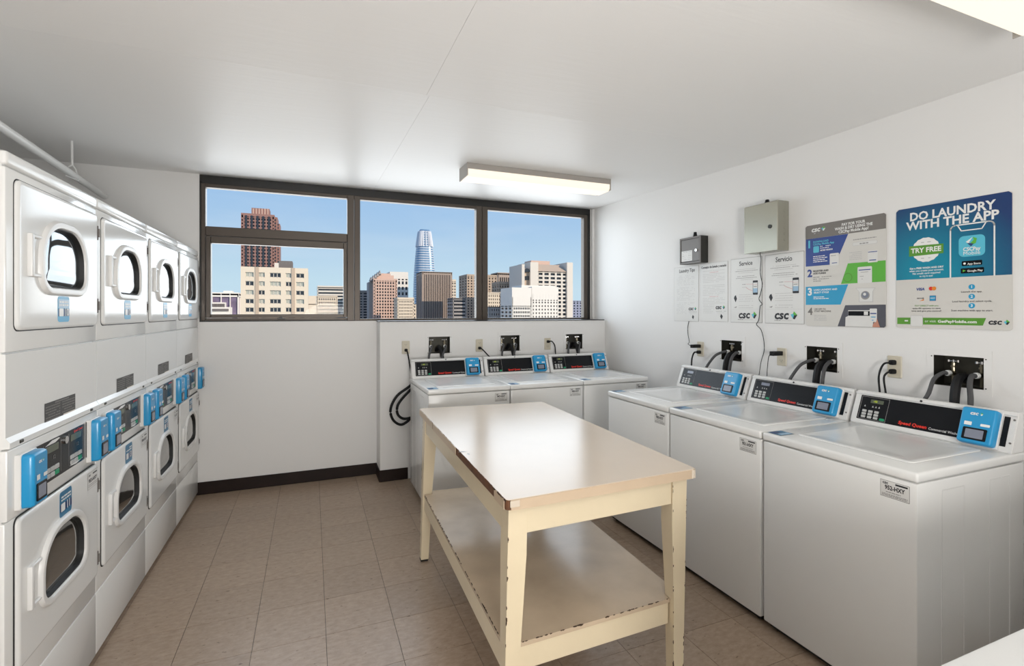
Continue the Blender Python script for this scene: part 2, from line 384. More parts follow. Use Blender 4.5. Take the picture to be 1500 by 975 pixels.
# ---- floor: backing slab + vinyl tiles one foot square
fl = struct(G().box(XFAR-0.1, XR+0.12, YN-0.1, B1+0.12, -0.1, -0.003).done('floor', 'dark'))
TP = 0.3065
tm = None
for i in range(-4, 10):
    for j in range(-9, 7):
        x0 = 0.063+TP*i; y0 = 2.75+0.3048*j
        x1, y1 = x0+TP, y0+0.3048
        if x1 < -1.0 or x0 > XR or y1 < 0.55: continue
        xa, xb, ya, yb = x0, min(x1, XR), y0, min(y1, B1)
        if yb-ya < 0.02 or xb-xa < 0.02: continue
        g = 0.0010
        if abs(xb-x1) < 1e-6 and abs(yb-y1) < 1e-6:
            if tm is None:
                q = G().box(g, TP-g, g, 0.3048-g, -0.003, 0)
                o = q.done('floor_tile', 'tile', fl); tm = o.data
            else:
                o = bpy.data.objects.new('floor_tile', tm); C.objects.link(o); o.parent = fl
            o.location = (x0, y0, 0)
        else:
            o = G().box(g, xb-xa-g, g, yb-ya-g, -0.003, 0).done('floor_tile', 'tile', fl); o.location = (xa, ya, 0)
G().box(XFAR, XR, YN, 0.55, -0.003, 0).done('floor_covering', 'tile', fl)

# ---- ceiling: plasterboard sheets, the far part rises gently to the window
ce = struct(G().hexa([(XFAR-0.1, YN-0.1, ZC+0.02), (XR+0.12, YN-0.1, ZC+0.02), (XR+0.12, KINK, ZC+0.02), (XFAR-0.1, KINK, ZC+0.02)],
                     [(XFAR-0.1, YN-0.1, ZC+0.2), (XR+0.12, YN-0.1, ZC+0.2), (XR+0.12, KINK, ZC+0.2), (XFAR-0.1, KINK, ZC+0.2)])
            .hexa([(XFAR-0.1, KINK, ZC+0.02), (XR+0.12, KINK, ZC+0.02), (XR+0.12, B1+0.12, ZW+0.024), (XFAR-0.1, B1+0.12, ZW+0.024)],
                  [(XFAR-0.1, KINK, ZC+0.2), (XR+0.12, KINK, ZC+0.2), (XR+0.12, B1+0.12, ZW+0.2), (XFAR-0.1, B1+0.12, ZW+0.2)]).done('ceiling', 'dark'))
def cpanel(x0, x1, y0, y1):
    g = 0.0005
    x0, x1, y0, y1 = x0+g, x1-g, y0+g, y1-g
    G().hexa([(x0, y0, zc(y0)), (x1, y0, zc(y0)), (x1, y1, zc(y1)), (x0, y1, zc(y1))],
             [(x0, y0, zc(y0)+0.02), (x1, y0, zc(y0)+0.02), (x1, y1, zc(y1)+0.02), (x0, y1, zc(y1)+0.02)]).done('ceiling_panel', 'ceil', ce)
cpanel(XFAR, 0.515, YN, KINK); cpanel(0.515, XR, YN, KINK)
cpanel(XFAR, 0.53, KINK, B1+0.1); cpanel(0.53, XR, KINK, B1+0.1)

# ---- walls
RB = [(2.669, 2.860), (1.973, 2.168), (1.290, 1.489)]      # water box openings, right wall (y range)
BB = [(0.989, 1.187), (1.688, 1.886), (2.399, 2.589)]      # back wall (x range)
BZ = (1.135, 1.282); BBZ = (1.112, 1.265)
FR = frame((XR, 0, 0), (0, -1, 0), (0, 0, 1))              # right wall plane: a = -y
FB = frame((0, B2, 0), (1, 0, 0), (0, 0, 1))               # half wall plane: a = x
struct(wall_with_holes('wall_right', [-(B1+0.12), -(YN-0.1)], [-0.05, 2.75], [(-b, -a, BZ[0], BZ[1]) for a, b in RB], FR, 0.12, 'wall'))
struct(wall_with_holes('wall_back', [XFAR-0.1, XR+0.001], [-0.05, ZW+0.1], [(-0.846, 2.828, ZS, ZW+0.01)], frame((0, B1, 0), (1, 0, 0), (0, 0, 1)), 0.12, 'wall'))
wb2 = struct(wall_with_holes('wall_half', [0.558, XR-0.0005], [0, ZS-0.006], [(a, b, BBZ[0], BBZ[1]) for a, b in BB], FB, B1-B2-0.001, 'wall'), None)
struct(G().box(XFAR-0.1, XFAR, YN-0.1, B1+0.1, -0.05, 2.75).done('wall_left', 'wall'))
struct(G().box(XFAR-0.1, XR+0.12, YN-0.1, YN, -0.05, 2.75).done('wall_near', 'wall'))
G().box(2.835, XR-0.001, B1-0.035, B1-0.001, ZS+0.002, ZW-0.004).done('corner_trim', 'wall', bpy.data.objects['wall_back'])
# dark sill ledge on the half wall
struct(G().rbox(0.552, XR-0.012, B2-0.006, B1-0.001, ZS-0.006, ZS+0.002, 0.001, 1).done('trim_1', 'bronze_dark'))
# baseboards
struct(G().rbox(XL-0.02, 0.556, B1-0.009, B1-0.0005, 0.0005, 0.103, 0.003, 1).done('baseboard_back', 'base', smooth=True))
struct(G().rbox(0.549, 0.80, B2-0.009, B2-0.0005, 0.0005, 0.103, 0.003, 1).rbox(0.549, 0.5575, B2-0.004, B1-0.0005, 0.0005, 0.103, 0.003, 1).done('baseboard_half_wall', 'base', smooth=True))

# ---- window
YW0, YW1 = B1-0.012, B1+0.06
win = struct(G().box(-0.846, 2.828, YW0+0.01, YW1+0.03, 2.545, 2.612).box(-0.846, -0.834, YW0+0.01, YW1, ZS, 2.56).box(2.79, 2.828, YW0+0.01, YW1, ZS, 2.56)
             .box(-0.846, 2.828, YW0+0.012, YW1, ZS, ZS+0.010).done('window_1', 'bronze_dark'))
def wf(name, *b, r=0.004): G().rbox(*b, r, 1).done(name, 'bronze', win)
wf('window_frame', -0.834, -0.803, YW0+0.004, YW1, ZS+0.010, 2.545)
wf('window_frame', 2.748, 2.792, YW0+0.004, YW1, ZS+0.006, 2.545)
wf('window_frame', -0.834, 2.792, YW0+0.008, YW1, 2.515, 2.546)
wf('window_frame', -0.803, 0.30, YW0+0.006, YW1, ZS+0.010, 1.440)
wf('window_frame', 0.40, 2.748, YW0+0.010, YW1, ZS+0.001, 1.429)
wf('mullion', 0.300, 0.358, YW0, YW1, ZS+0.002, 2.547); wf('mullion', 0.362, 0.412, YW0+0.006, YW1, ZS+0.002, 2.547)
wf('mullion', 1.520, 1.578, YW0, YW1, ZS+0.002, 2.547); wf('mullion', 1.582, 1.642, YW0+0.006, YW1, ZS+0.002, 2.547)
wf('transom', -0.803, 0.300, YW0+0.006, YW1, 2.118, 2.195)
sash = G().rbox(-0.800, -0.765, YW0, YW1-0.01, 1.442, 2.115, 0.004, 1).rbox(0.268, 0.298, YW0, YW1-0.01, 1.442, 2.115, 0.004, 1)\
    .rbox(-0.765, 0.268, YW0, YW1-0.01, 1.442, 1.472, 0.004, 1).rbox(-0.765, 0.268, YW0, YW1-0.01, 2.058, 2.115, 0.004, 1).done('sash', 'bronze', win)
G().rbox(-0.27, -0.21, YW0-0.012, YW0, 1.428, 1.440, 0.003, 1).cyl((-0.24, YW0-0.012, 1.446), (-0.24, YW0+0.004, 1.446), 0.011, 12).done('latch', 'blackmetal', sash)
for x0, x1, z0, z1 in ((-0.803, 0.300, 2.195, 2.515), (-0.765, 0.268, 1.472, 2.058), (0.412, 1.520, 1.429, 2.515), (1.642, 2.748, 1.429, 2.515)):
    G().box(x0, x1, YW1-0.035, YW1-0.031, z0, z1).done('glass_pane', 'glass', win)

# ------------------------------------------------------------------ ceiling fixtures
def fixture(x0, y0, label):
    """surface mounted fluorescent wraparound, long side along x, x0..x0+1.22, y0..y0+0.2"""
    w, d = 1.22, 0.20; h = 0.095; zt = min(zc(y0), zc(y0+d))-0.001; sl = zc(y0+d)-zc(y0)
    t = empty('ceiling_light', (x0, y0, zt-h), 0, label, 'ceiling light', 'fluorescent ceiling lights')
    G().hexa([(0.004, 0.0, 0.055), (w-0.004, 0.0, 0.055), (w-0.004, d, 0.055), (0.004, d, 0.055)],
             [(0.004, 0.0, h), (w-0.004, 0.0, h), (w-0.004, d, h+sl), (0.004, d, h+sl)]).done('housing', 'lampmetal', t)
    for xx in (0.0, w-0.006):
        G().hexa([(xx, -0.004, 0.004), (xx+0.006, -0.004, 0.004), (xx+0.006, d+0.004, 0.004), (xx, d+0.004, 0.004)],
                 [(xx, -0.004, h), (xx+0.006, -0.004, h), (xx+0.006, d+0.004, h+sl), (xx, d+0.004, h+sl)]).done('end_plate', 'lampmetal', t)
    F = lambda a, b, hh: Vector((hh, a, b))
    prof = [(0.004, 0.054), (0.004, 0.020), (0.022, 0.0), (d-0.022, 0.0), (d-0.004, 0.020), (d-0.004, 0.054)]
    vs = [(xx, a, b) for xx in (0.007, w-0.007) for a, b in prof]; n = len(prof)
    fs = [(i, (i+1) % n, n+(i+1) % n, n+i) for i in range(n)]+[tuple(range(n)), tuple(range(n, 2*n))]
    G().mesh(vs, fs).done('diffuser', 'diffuser', t)
    return t
fixture(1.045, 3.44, 'grey-sided fluorescent light lit on the ceiling in front of the window')
fixture(1.055, 0.74, 'bright white fluorescent light cut off by the top right corner of the photo')
fixture(-0.70, -1.35, 'added unseen fluorescent light behind the camera, filling the room')  # extra unseen fixture, added to light the room from behind

# ------------------------------------------------------------------ stacked dryers along the left wall
def card_reader(parent, x0, x1, z0, z1, F, prot=0.045, side='L'):
    """blue card reader with screen; F maps (a,b,h) of the console face"""
    G().loft(F, rrect(x0-0.004, x1+0.004, z0-0.002, z1+0.002, 0.006, 3), [(0, 0.0), (0, 0.013), (0.002, 0.015)]).done('reader_backing', 'plastic', parent)
    r = G().loftr(F, (x0, x1, z0, z1, 0.012), [(0, 0.013), (0, prot-0.012), (0.0035, prot-0.003), (0.008, prot), (0.0085, prot)], True, 3).done('card_reader', 'blue', parent, smooth=True)
    w, h = x1-x0, z1-z0
    G().loft(F, rrect(x0+0.17*w, x1-0.17*w, z0+0.09*h, z0+0.42*h, 0.004, 2), [(0, prot), (0, prot+0.003)]).done('bezel', 'black', r)
    G().loft(F, rrect(x0+0.25*w, x1-0.25*w, z0+0.135*h, z0+0.375*h, 0.002, 2), [(0, prot+0.003), (0, prot+0.0035)]).done('screen', 'screen', r)
    P = Print(lambda a, b, hh: F(a, b, prot+0.0012+hh), r)
    csc_mark(P, (x0+x1)/2, z0+0.82*h, 0.17*w, 'white')
    P.rect('white', x0+0.17*w, x0+0.38*w, z0+0.48*h, z0+0.58*h)
    P.rr('white', x0+0.62*w, x1-0.12*w, z0+0.49*h, z0+0.56*h, 0.003); P.done()
    return r

def stack(k, label, num_up, num_low):
    t = empty('stacked_dryer', (XL, 1.958+0.684*k, 0), math.pi/2, label, 'dryer', 'stacked dryers along the left wall')
    w = 0.684; e = 0.0015
    G().rbox(e, w-e, 0.012, 0.80, 0.025, 1.975, 0.006, 1).done('cabinet', 'enamel', t)
    G().box(0.02, w-0.02, 0.03, 0.78, 0.0, 0.03).done('foot_rail', 'dark', t)
    G().rbox(e, w-e, 0.001, 0.02, 0.022, 0.284, 0.004).done('kick_panel', 'enamel', t, smooth=True)
    G().rbox(e, w-e, 0.002, 0.02, 0.286, 0.853, 0.006).done('lower_front_panel', 'enamel', t, smooth=True)
    G().rbox(e, w-e, -0.004, 0.02, 0.857, 1.074, 0.006).done('console_panel', 'enamel', t, smooth=True)
    # service panel with flared bottom ledge
    g = G(); pr = [(0.0, 1.366), (0.0, 1.112), (-0.010, 1.096), (-0.010, 1.079), (0.02, 1.079), (0.02, 1.366)]; n = len(pr)
    g.mesh([(x, a, b) for x in (e, w-e) for a, b in pr], [(i, (i+1) % n, n+(i+1) % n, n+i) for i in range(n)]+[tuple(range(n)), tuple(range(n, 2*n))])
    g.done('service_panel', 'enamel', t)
    for xx in (0.055, 0.59): G().rbox(xx, xx+0.022, -0.0125, -0.006, 1.083, 1.094, 0.002, 1).done('panel_latch', 'steel', t)
    G().rbox(e, w-e, 0.0, 0.02, 1.370, 1.937, 0.007).done('upper_front_panel', 'enamel_door', t, smooth=True)
    G().rbox(e, w-e, -0.003, 0.79, 1.941, 1.985, 0.010, 3).done('top_panel', 'enamel', t, smooth=True)
    for up in (True, False):
        z0, z1 = (1.437, 1.908) if up else (0.372, 0.848)
        x0, x1 = (0.046, 0.664) if up else (0.050, 0.666)
        cz = 1.687 if up else 0.612; cx = 0.352
        mm = 'enamel_door' if up else 'enamel'
        G().loft(FRONT, rrect(x0-0.004, x1+0.004, z0-0.004, z1+0.004, 0.024), [(0, -0.002), (0, 0.0007)]).done('door_gasket', 'dark', t)
        # door sheet with the porthole cut out of it
        def hole(ins): q = lambda t_: (t_[0]-ins, t_[1]-ins); return rrect(cx-0.190+ins, cx+0.190-ins, cz-0.135+ins, cz+0.135-ins, 0, 9, q((0.158, 0.145)), q((0.085, 0.075)))
        loops = [(rrect(x0+i_, x1-i_, z0+i_, z1-i_, 0.022-i_, 9), h_) for i_, h_ in ((0, 0.0005), (0, 0.006), (0.004, 0.010), (0.010, 0.0115), (0.0125, 0.0116), (0.018, 0.0117))]+[(hole(0.0), 0.0117), (hole(0.02), 0.0115), (hole(0.032), 0.0115), (hole(0.032), 0.0008)]
        nn = len(loops[0][0]); vs = [FRONT(a, b, h) for lp, h in loops for a, b in lp]
        fs = [(i_*nn+k_, i_*nn+(k_+1) % nn, (i_+1)*nn+(k_+1) % nn, (i_+1)*nn+k_) for i_ in range(len(loops)-1) for k_ in range(nn)]
        d = G().mesh(vs, fs).done('upper_door' if up else 'lower_door', mm, t, smooth=True)
        RR = (cx-0.190, cx+0.190, cz-0.135, cz+0.135, ((0.158, 0.145), (0.085, 0.075)))
        G().loftr(FRONT, RR, [(0, 0.010), (0.002, 0.019), (0.007, 0.024), (0.018, 0.0255), (0.025, 0.023), (0.028, 0.018), (0.029, 0.010)], False, 9).done('door_ring', 'plastic', d, smooth=True)
        G().loftr(FRONT, RR, [(0.0285, 0.016), (0.0325, 0.017), (0.0345, 0.012), (0.036, 0.002)], False, 9).done('door_seal', 'dark', d, smooth=True)
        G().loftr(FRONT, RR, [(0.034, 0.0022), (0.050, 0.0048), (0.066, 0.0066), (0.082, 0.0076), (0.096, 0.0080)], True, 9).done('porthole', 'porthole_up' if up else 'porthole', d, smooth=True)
        g = G(); hz0, hz1 = cz-0.078, cz+0.062
        g.rbox(0.096, 0.114, -0.025, -0.009, hz0, hz1, 0.004).rbox(0.110, 0.170, -0.021, -0.009, hz0, hz0+0.012, 0.003, 1).rbox(0.110, 0.170, -0.021, -0.009, hz1-0.012, hz1, 0.003, 1)
        g.done('door_handle', 'plastic', d, smooth=True)
        for hz in ((1.802, 1.863), (1.490, 1.551)) if up else ((0.722, 0.784), (0.411, 0.470)):
            G().rbox(0.670, 0.679, -0.010, -0.001, hz[0], hz[1], 0.002, 1).cyl((0.6745, -0.011, hz[0]+0.012), (0.6745, -0.011, hz[1]-0.012), 0.0035, 6).done('hinge', 'charcoal', t)
        # numbered sticker
        sx0, sx1 = (0.302, 0.392) if up else (0.316, 0.412); sz0, sz1 = (1.458, 1.549) if up else (0.745, 0.838)
        if up: sz1 = 1.551
        st = G().loft(FRONT, rrect(sx0, sx1, sz0, sz1, 0.012, 4), [(0, 0.0115), (0, 0.0125)]).done('number_sticker', 'stickblue' if not up else 'cyan', d)
        P = Print(lambda a, b, h: FRONT(a, b, 0.0125+h), d)
        h = sz1-sz0
        P.rect('stickpale' if up else 'stickblue', sx0+0.002, sx1-0.002, sz0+0.55*h, sz1-0.12*h)
        P.rect('navy', sx0+0.001, sx1-0.001, sz0+0.22*h, sz0+0.52*h)
        P.rr('white', sx0+0.008, sx0+0.040, sz0+0.22*h, sz0+0.53*h, 0.003, 2)
        P.scribble('white', sx0+0.01, sx1-0.01, sz0+0.78*h, 0.006, 2); P.scribble('white', sx0+0.01, sx1-0.01, sz0+0.66*h, 0.006, 2)
        P.text('white', num_up if up else num_low, sx0+0.066, sz0+0.37*h, 0.040, 0.03, layer=3, xs=0.85); P.done()
    # machine number label by the lower door
    P = Print(lambda a, b, h: FRONT(a, b, 0.0118+h), t, 'machine_label')
    P.rect('greyink', 0.556, 0.656, 0.766, 0.834, 1).rect('paper', 0.5575, 0.6545, 0.7675, 0.8325, 2)
    P.rect('ink', 0.606, 0.648, 0.820, 0.826, 3); P.text('ink', 'csc', 0.575, 0.823, 0.014, 0.03, layer=3)
    P.text('ink', '95%d-HXY' % (3+k), 0.606, 0.800, 0.021, 0.03, layer=3); P.scribble('greyink', 0.565, 0.648, 0.784, 0.003, 3); P.scribble('greyink', 0.565, 0.648, 0.777, 0.003, 3); P.done()
    # warning label on the service panel
    P = Print(lambda a, b, h: FRONT(a, b, 0.0004+h), t, 'warning_label')
    F0 = P.F; P.F = lambda a, b, h: F0(a, b-0.020, h)
    P.rect('sticker_dark', 0.236, 0.376, 1.116, 1.196).rect('sticker_dark', 0.376, 0.476, 1.136, 1.196).rect('cream', 0.377, 0.476, 1.117, 1.135)
    for i in range(7):
        P.scribble('sticker_mid', 0.242, 0.350, 1.124+i*0.0095, 0.0042, 2)
        if i > 1: P.scribble('sticker_mid', 0.366, 0.470, 1.124+i*0.0095, 0.0042, 2)
    P.rect('sticker_mid', 0.31, 0.42, 1.187, 1.192, 2); P.scribble('greyink', 0.385, 0.47, 1.128, 0.003, 2); P.done()
    # black control panel, right slot, displays
    Fc = lambda a, b, h: Vector((a, -0.004-h, b))
    cp = G().loft(Fc, rrect(0.042, 0.547, 0.900, 1.044, 0.003, 2), [(0, 0), (0, 0.0015)]).done('control_panel', 'black', t)
    G().loft(Fc, rrect(0.563, 0.676, 0.900, 1.044, 0.003, 2), [(0, 0), (0, 0.0015)]).done('reader_slot', 'black', t)
    F2 = lambda a, b, h: Vector((a, -0.0055-h, b))
    for bx, off in ((0.215, 0.0), (0.405, 0.0)):
        P = Print(F2, cp, 'panel_print')
        for q in ((bx, bx+0.002, 0.912, 1.034), (bx+0.126, bx+0.128, 0.912, 1.034)): P.rect('greyink', *q)
        P.done()
        G().loft(F2, rrect(bx+0.018, bx+0.108, 1.000, 1.024, 0.002, 2), [(0, 0), (0, 0.001)]).done('display', 'lcd', cp)
        for r_ in range(2):
            for c_ in range(3):
                m_ = 'green' if (r_ == 1 and c_ == 2) else 'button'
                G().loft(F2, rrect(bx+0.014+0.034*c_, bx+0.042+0.034*c_, 0.940-0.020*r_-0.008, 0.940-0.020*r_+0.008, 0.002, 2), [(0, 0), (0, 0.002), (0.001, 0.003)]).done('button', m_, cp)
        P = Print(F2, cp, 'panel_print'); P.text('greyink', '12', bx+0.075, 0.978, 0.020, 0.0); P.done()
    P = Print(F2, cp, 'panel_print'); P.text('red', 'Speed Queen', 0.486, 1.033, 0.014, 0.03, shear=0.1)
    P.poly('white', [(0.225, 1.028), (0.275, 1.040), (0.325, 1.040), (0.335, 1.036), (0.30, 1.028)]).poly('white', [(0.412, 0.909), (0.50, 0.918), (0.53, 0.912), (0.47, 0.904)]); P.done()
    G().cyl((0.375, -0.0055, 1.018), (0.375, -0.012, 1.018), 0.014, 14).done('coin_lock', 'chrome', cp)
    card_reader(t, 0.044, 0.138, 0.878, 1.048, Fc)
    card_reader(t, 0.572, 0.666, 0.878, 1.048, Fc)
    return t
stack(0, 'white stacked dryer nearest the camera, numbered 10 above 11', '10', '11')
stack(1, 'second white stacked dryer from the camera, numbered 12 above 13', '12', '13')
stack(2, 'third white stacked dryer from the camera, numbered 14 above 15', '14', '15')
stack(3, 'white stacked dryer farthest from the camera, against the window wall', '16', '17')

# ------------------------------------------------------------------ top loading washers
def washer(loc, rz, label, group, number, w=0.651, lid_dark=False):
    t = empty('washing_machine', loc, rz, label, 'washing machine', group)
    D = 0.711
    G().rbox(0.004, w-0.004, 0.004, D, 0.035, 0.884, 0.008, 2).done('body', 'enamel', t, smooth=True)
    G().box(0.02, w-0.02, 0.03, D-0.02, 0.012, 0.04).done('base', 'dark', t)
    for fx in (0.05, w-0.05):
        for fy in (0.06, D-0.06): G().cyl((fx, fy, 0), (fx, fy, 0.016), 0.018, 10).done('foot', 'rubber', t)
    for s in (0, 1):          # pressed side ribs
        xx = 0.0045 if s == 0 else w-0.0045
        for ya, yb in ((0.15, 0.29), (0.46, 0.60)):
            g = G()
            for y_ in (ya, yb): g.rbox(xx-0.0015, xx+0.0015, y_-0.004, y_+0.004, 0.06, 0.845, 0.001, 1)
            g.rbox(xx-0.0015, xx+0.0015, ya, yb, 0.841, 0.848, 0.001, 1); g.done('side_rib', 'enamel', t)
    top = G().rbox(0, w, 0, D, 0.887, 0.924, 0.010, 3).done('top_panel', 'enamel', t, smooth=True)
    Ft = lambda a, b, h: Vector((a, b, 0.924+h))
    # lid: rounded sheet with a stepped recess
    G().loft(Ft, rrect(0.090, w-0.075, 0.103, 0.585, 0.03), [(0, -0.001), (0.001, 0.0004)]).done('lid_gap', 'greyink', t)
    lid = G().loftr(Ft, (0.092, w-0.077, 0.105, 0.583, 0.028), [(0, 0), (0.001, 0.003), (0.004, 0.0045), (0.016, 0.005), (0.028, 0.0045), (0.034, 0.0028), (0.10, 0.0026)]).done('lid', 'enamel', t, smooth=True)
    # console: sloping front
    y0, y1, yb = 0.618, 0.672, 0.706; z0, z1 = 0.924, 1.078
    pr = [(y0, z0), (y0, z0+0.012), (y1, z1), (y1+0.004, z1+0.006), (yb, z1+0.006), (yb, z0)]
    n = len(pr); g = G(); g.mesh([(x, a, b) for x in (0.004, w-0.004) for a, b in pr], [(i, (i+1) % n, n+(i+1) % n, n+i) for i in range(n)]+[tuple(range(n)), tuple(range(n, 2*n))])
    bmesh.ops.recalc_face_normals(g.bm, faces=g.bm.faces); bmesh.ops.bevel(g.bm, geom=g.bm.edges[:], offset=0.003, segments=2, affect='EDGES')
    con = g.done('console', 'plastic', t, smooth=True)
    sl = Vector((0, y1-y0, z1-z0-0.012)).normalized(); O = Vector((0, y0, z0+0.012)); Nn = Vector((1, 0, 0)).cross(sl)
    Fc = lambda a, b, h: O+Vector((1, 0, 0))*a+sl*b+Nn*h
    LH = math.hypot(y1-y0, z1-z0-0.012)      # slope length ~0.152
    G().loft(Fc, rrect(0.006, w-0.006, LH-0.010, LH-0.002, 0.003, 2), [(0, 0), (0, 0.007), (0.002, 0.009)]).done('top_lip', 'plastic', con, smooth=True)
    cp = G().loft(Fc, rrect(0.034, w-0.062, 0.012, LH-0.015, 0.003, 2), [(0, 0), (0, 0.0015)]).done('control_panel', 'black', t)
    F2 = lambda a, b, h: Fc(a, b, 0.0015+h)
    P = Print(F2, cp, 'panel_print')
    a0, a1, b0, b1 = 0.040, 0.170, 0.016, LH-0.020
    for q in ((a0, a1, b0, b0+0.0015), (a0, a1, b1-0.0015, b1), (a0, a0+0.0015, b0, b1), (a1-0.0015, a1, b0, b1)): P.rect('greyink' if lid_dark else 'sticker_mid', *q)
    for q in (0.062, 0.100, 0.115, 0.130): P.poly('button', [(q-0.004, b1-0.052), (q+0.004, b1-0.052), (q, b1-0.042)])
    P.text('red', 'Speed Queen', 0.286, 0.030, 0.021, 0.035, shear=0.12, width=0.118)
    P.text('white', 'Commercial Washer', 0.412, 0.0275, 0.016, 0.0, width=0.118); P.done()
    G().loft(F2, rrect(0.085, 0.145, b1-0.030, b1-0.012, 0.002, 2), [(0, 0), (0, 0.001)]).done('display', 'lcd' if lid_dark else 'screen', cp)
    if lid_dark:
        P = Print(lambda a, b, h: F2(a, b, h+0.001), cp, 'panel_print'); P.text('digit', ':48', 0.107, b1-0.021, 0.016, 0.02); P.done()
    for r_ in range(3):
        for c_ in range(3):
            G().loft(F2, rrect(0.055+0.029*c_, 0.075+0.029*c_, 0.022+0.015*r_, 0.034+0.015*r_, 0.002, 2), [(0, 0), (0, 0.002), (0.001, 0.003)]).done('button', 'button', cp)
    G().loft(F2, rrect(0.142, 0.166, 0.020, 0.032, 0.005, 3), [(0, 0), (0, 0.002), (0.001, 0.003)]).done('button', 'green', cp)
    G().cyl(Fc(w/2-0.02, LH-0.005, 0.008), Fc(w/2-0.02, LH-0.005, 0.012), 0.005, 10).done('lock_screw', 'dark', con)
    for bz in (0.03, LH-0.025): G().cyl(Fc(w-0.014, bz, 0.0), Fc(w-0.014, bz, 0.003), 0.004, 8).done('console_screw', 'charcoal', con)
    G().loft(Fc, rrect(w-0.060, w-0.027, 0.012, LH-0.015, 0.002, 2), [(0, 0), (0, 0.0016)]).done('reader_slot', 'black', t)
    card_reader(t, w-0.172, w-0.050, -0.006, LH-0.004, lambda a, b, h: Fc(a, b, h), 0.048)
    # stickers
    P = Print(FRONT, t, 'machine_label'); P.lay = -0.0003
    F_ = lambda a, b, h: Vector((a, 0.004-h, b)); P = Print(F_, t, 'machine_label')
    q0, q1, s0, s1 = w-0.126, w-0.027, 0.806, 0.868
    P.rect('greyink', q0, q1, s0, s1, 1).rect('paper', q0+0.0015, q1-0.0015, s0+0.0025, s1-0.0015, 2)
    P.rect('ink', q0+0.052, q1-0.006, s1-0.011, s1-0.005, 3); P.text('ink', 'csc', q0+0.018, s1-0.009, 0.015, 0.03, layer=3)
    P.text('ink', number, (q0+q1)/2, s1-0.026, 0.0215, 0.035, layer=3, width=0.068)
    P.scribble('greyink', q0+0.02, q1-0.02, s0+0.020, 0.003, 3); P.scribble('greyink', q0+0.006, q1-0.006, s0+0.012, 0.003, 3); P.scribble('greyink', q0+0.006, q1-0.006, s0+0.007, 0.003, 3); P.done()
    P = Print(Ft, t, 'number_sticker')
    P.rect('sticker_dark', 0.012, 0.086, 0.018, 0.108, 1).rect('stickblue', 0.014, 0.084, 0.020, 0.106, 2).rect('navy', 0.018, 0.050, 0.026, 0.070, 3).rect('stickpale', 0.055, 0.080, 0.034, 0.098, 3); P.done()
    return t
XF = 1.982
gr = 'washing machines along the right wall'
washer((XF, 3.052, 0), -math.pi/2, 'white top-loading washer on the right wall, farthest from the camera', gr, '950-HXY')
washer((XF, 2.390, 0), -math.pi/2, 'middle white top-loading washer of the three along the right wall', gr, '951-HXY')
washer((XF, 1.730, 0), -math.pi/2, 'white top-loading washer tagged 952-HXY, nearest the camera', gr, '952-HXY', lid_dark=True)
gr = 'washing machines under the window'
for i, (lb, nb) in enumerate((('white washer under the window at the left end, beside the hanging hose loop', '947-HXY'), ('middle white washer of the three under the window', '948-HXY'), ('white washer under the window in the right corner of the room', '949-HXY'))):
    washer((0.785+0.651*i, 3.562, 0), 0, lb, gr, nb, w=0.647, lid_dark=True)

# ------------------------------------------------------------------ water boxes, hoses, outlets, cords
def bez(pts, n=8):
    P = [Vector(p) for p in pts]; P = [P[0]*2-P[1]]+P+[P[-1]*2-P[-2]]; out = []
    for i in range(1, len(P)-2):
        for k in range(n):
            t = k/n; a, b, c, d = P[i-1:i+3]
            out.append(0.5*((2*b)+(c-a)*t+(2*a-5*b+4*c-d)*t*t+(3*b-a-3*c+d)*t**3))
    out.append(P[-2]); return out
def cord(name, label, cat, pts, r, m, group=None, n=8, seg=8):
    g = G(); g.tube(bez(pts, seg), r, n); o = g.done(name, m, None, smooth=True); return tag(o, label, cat, group)

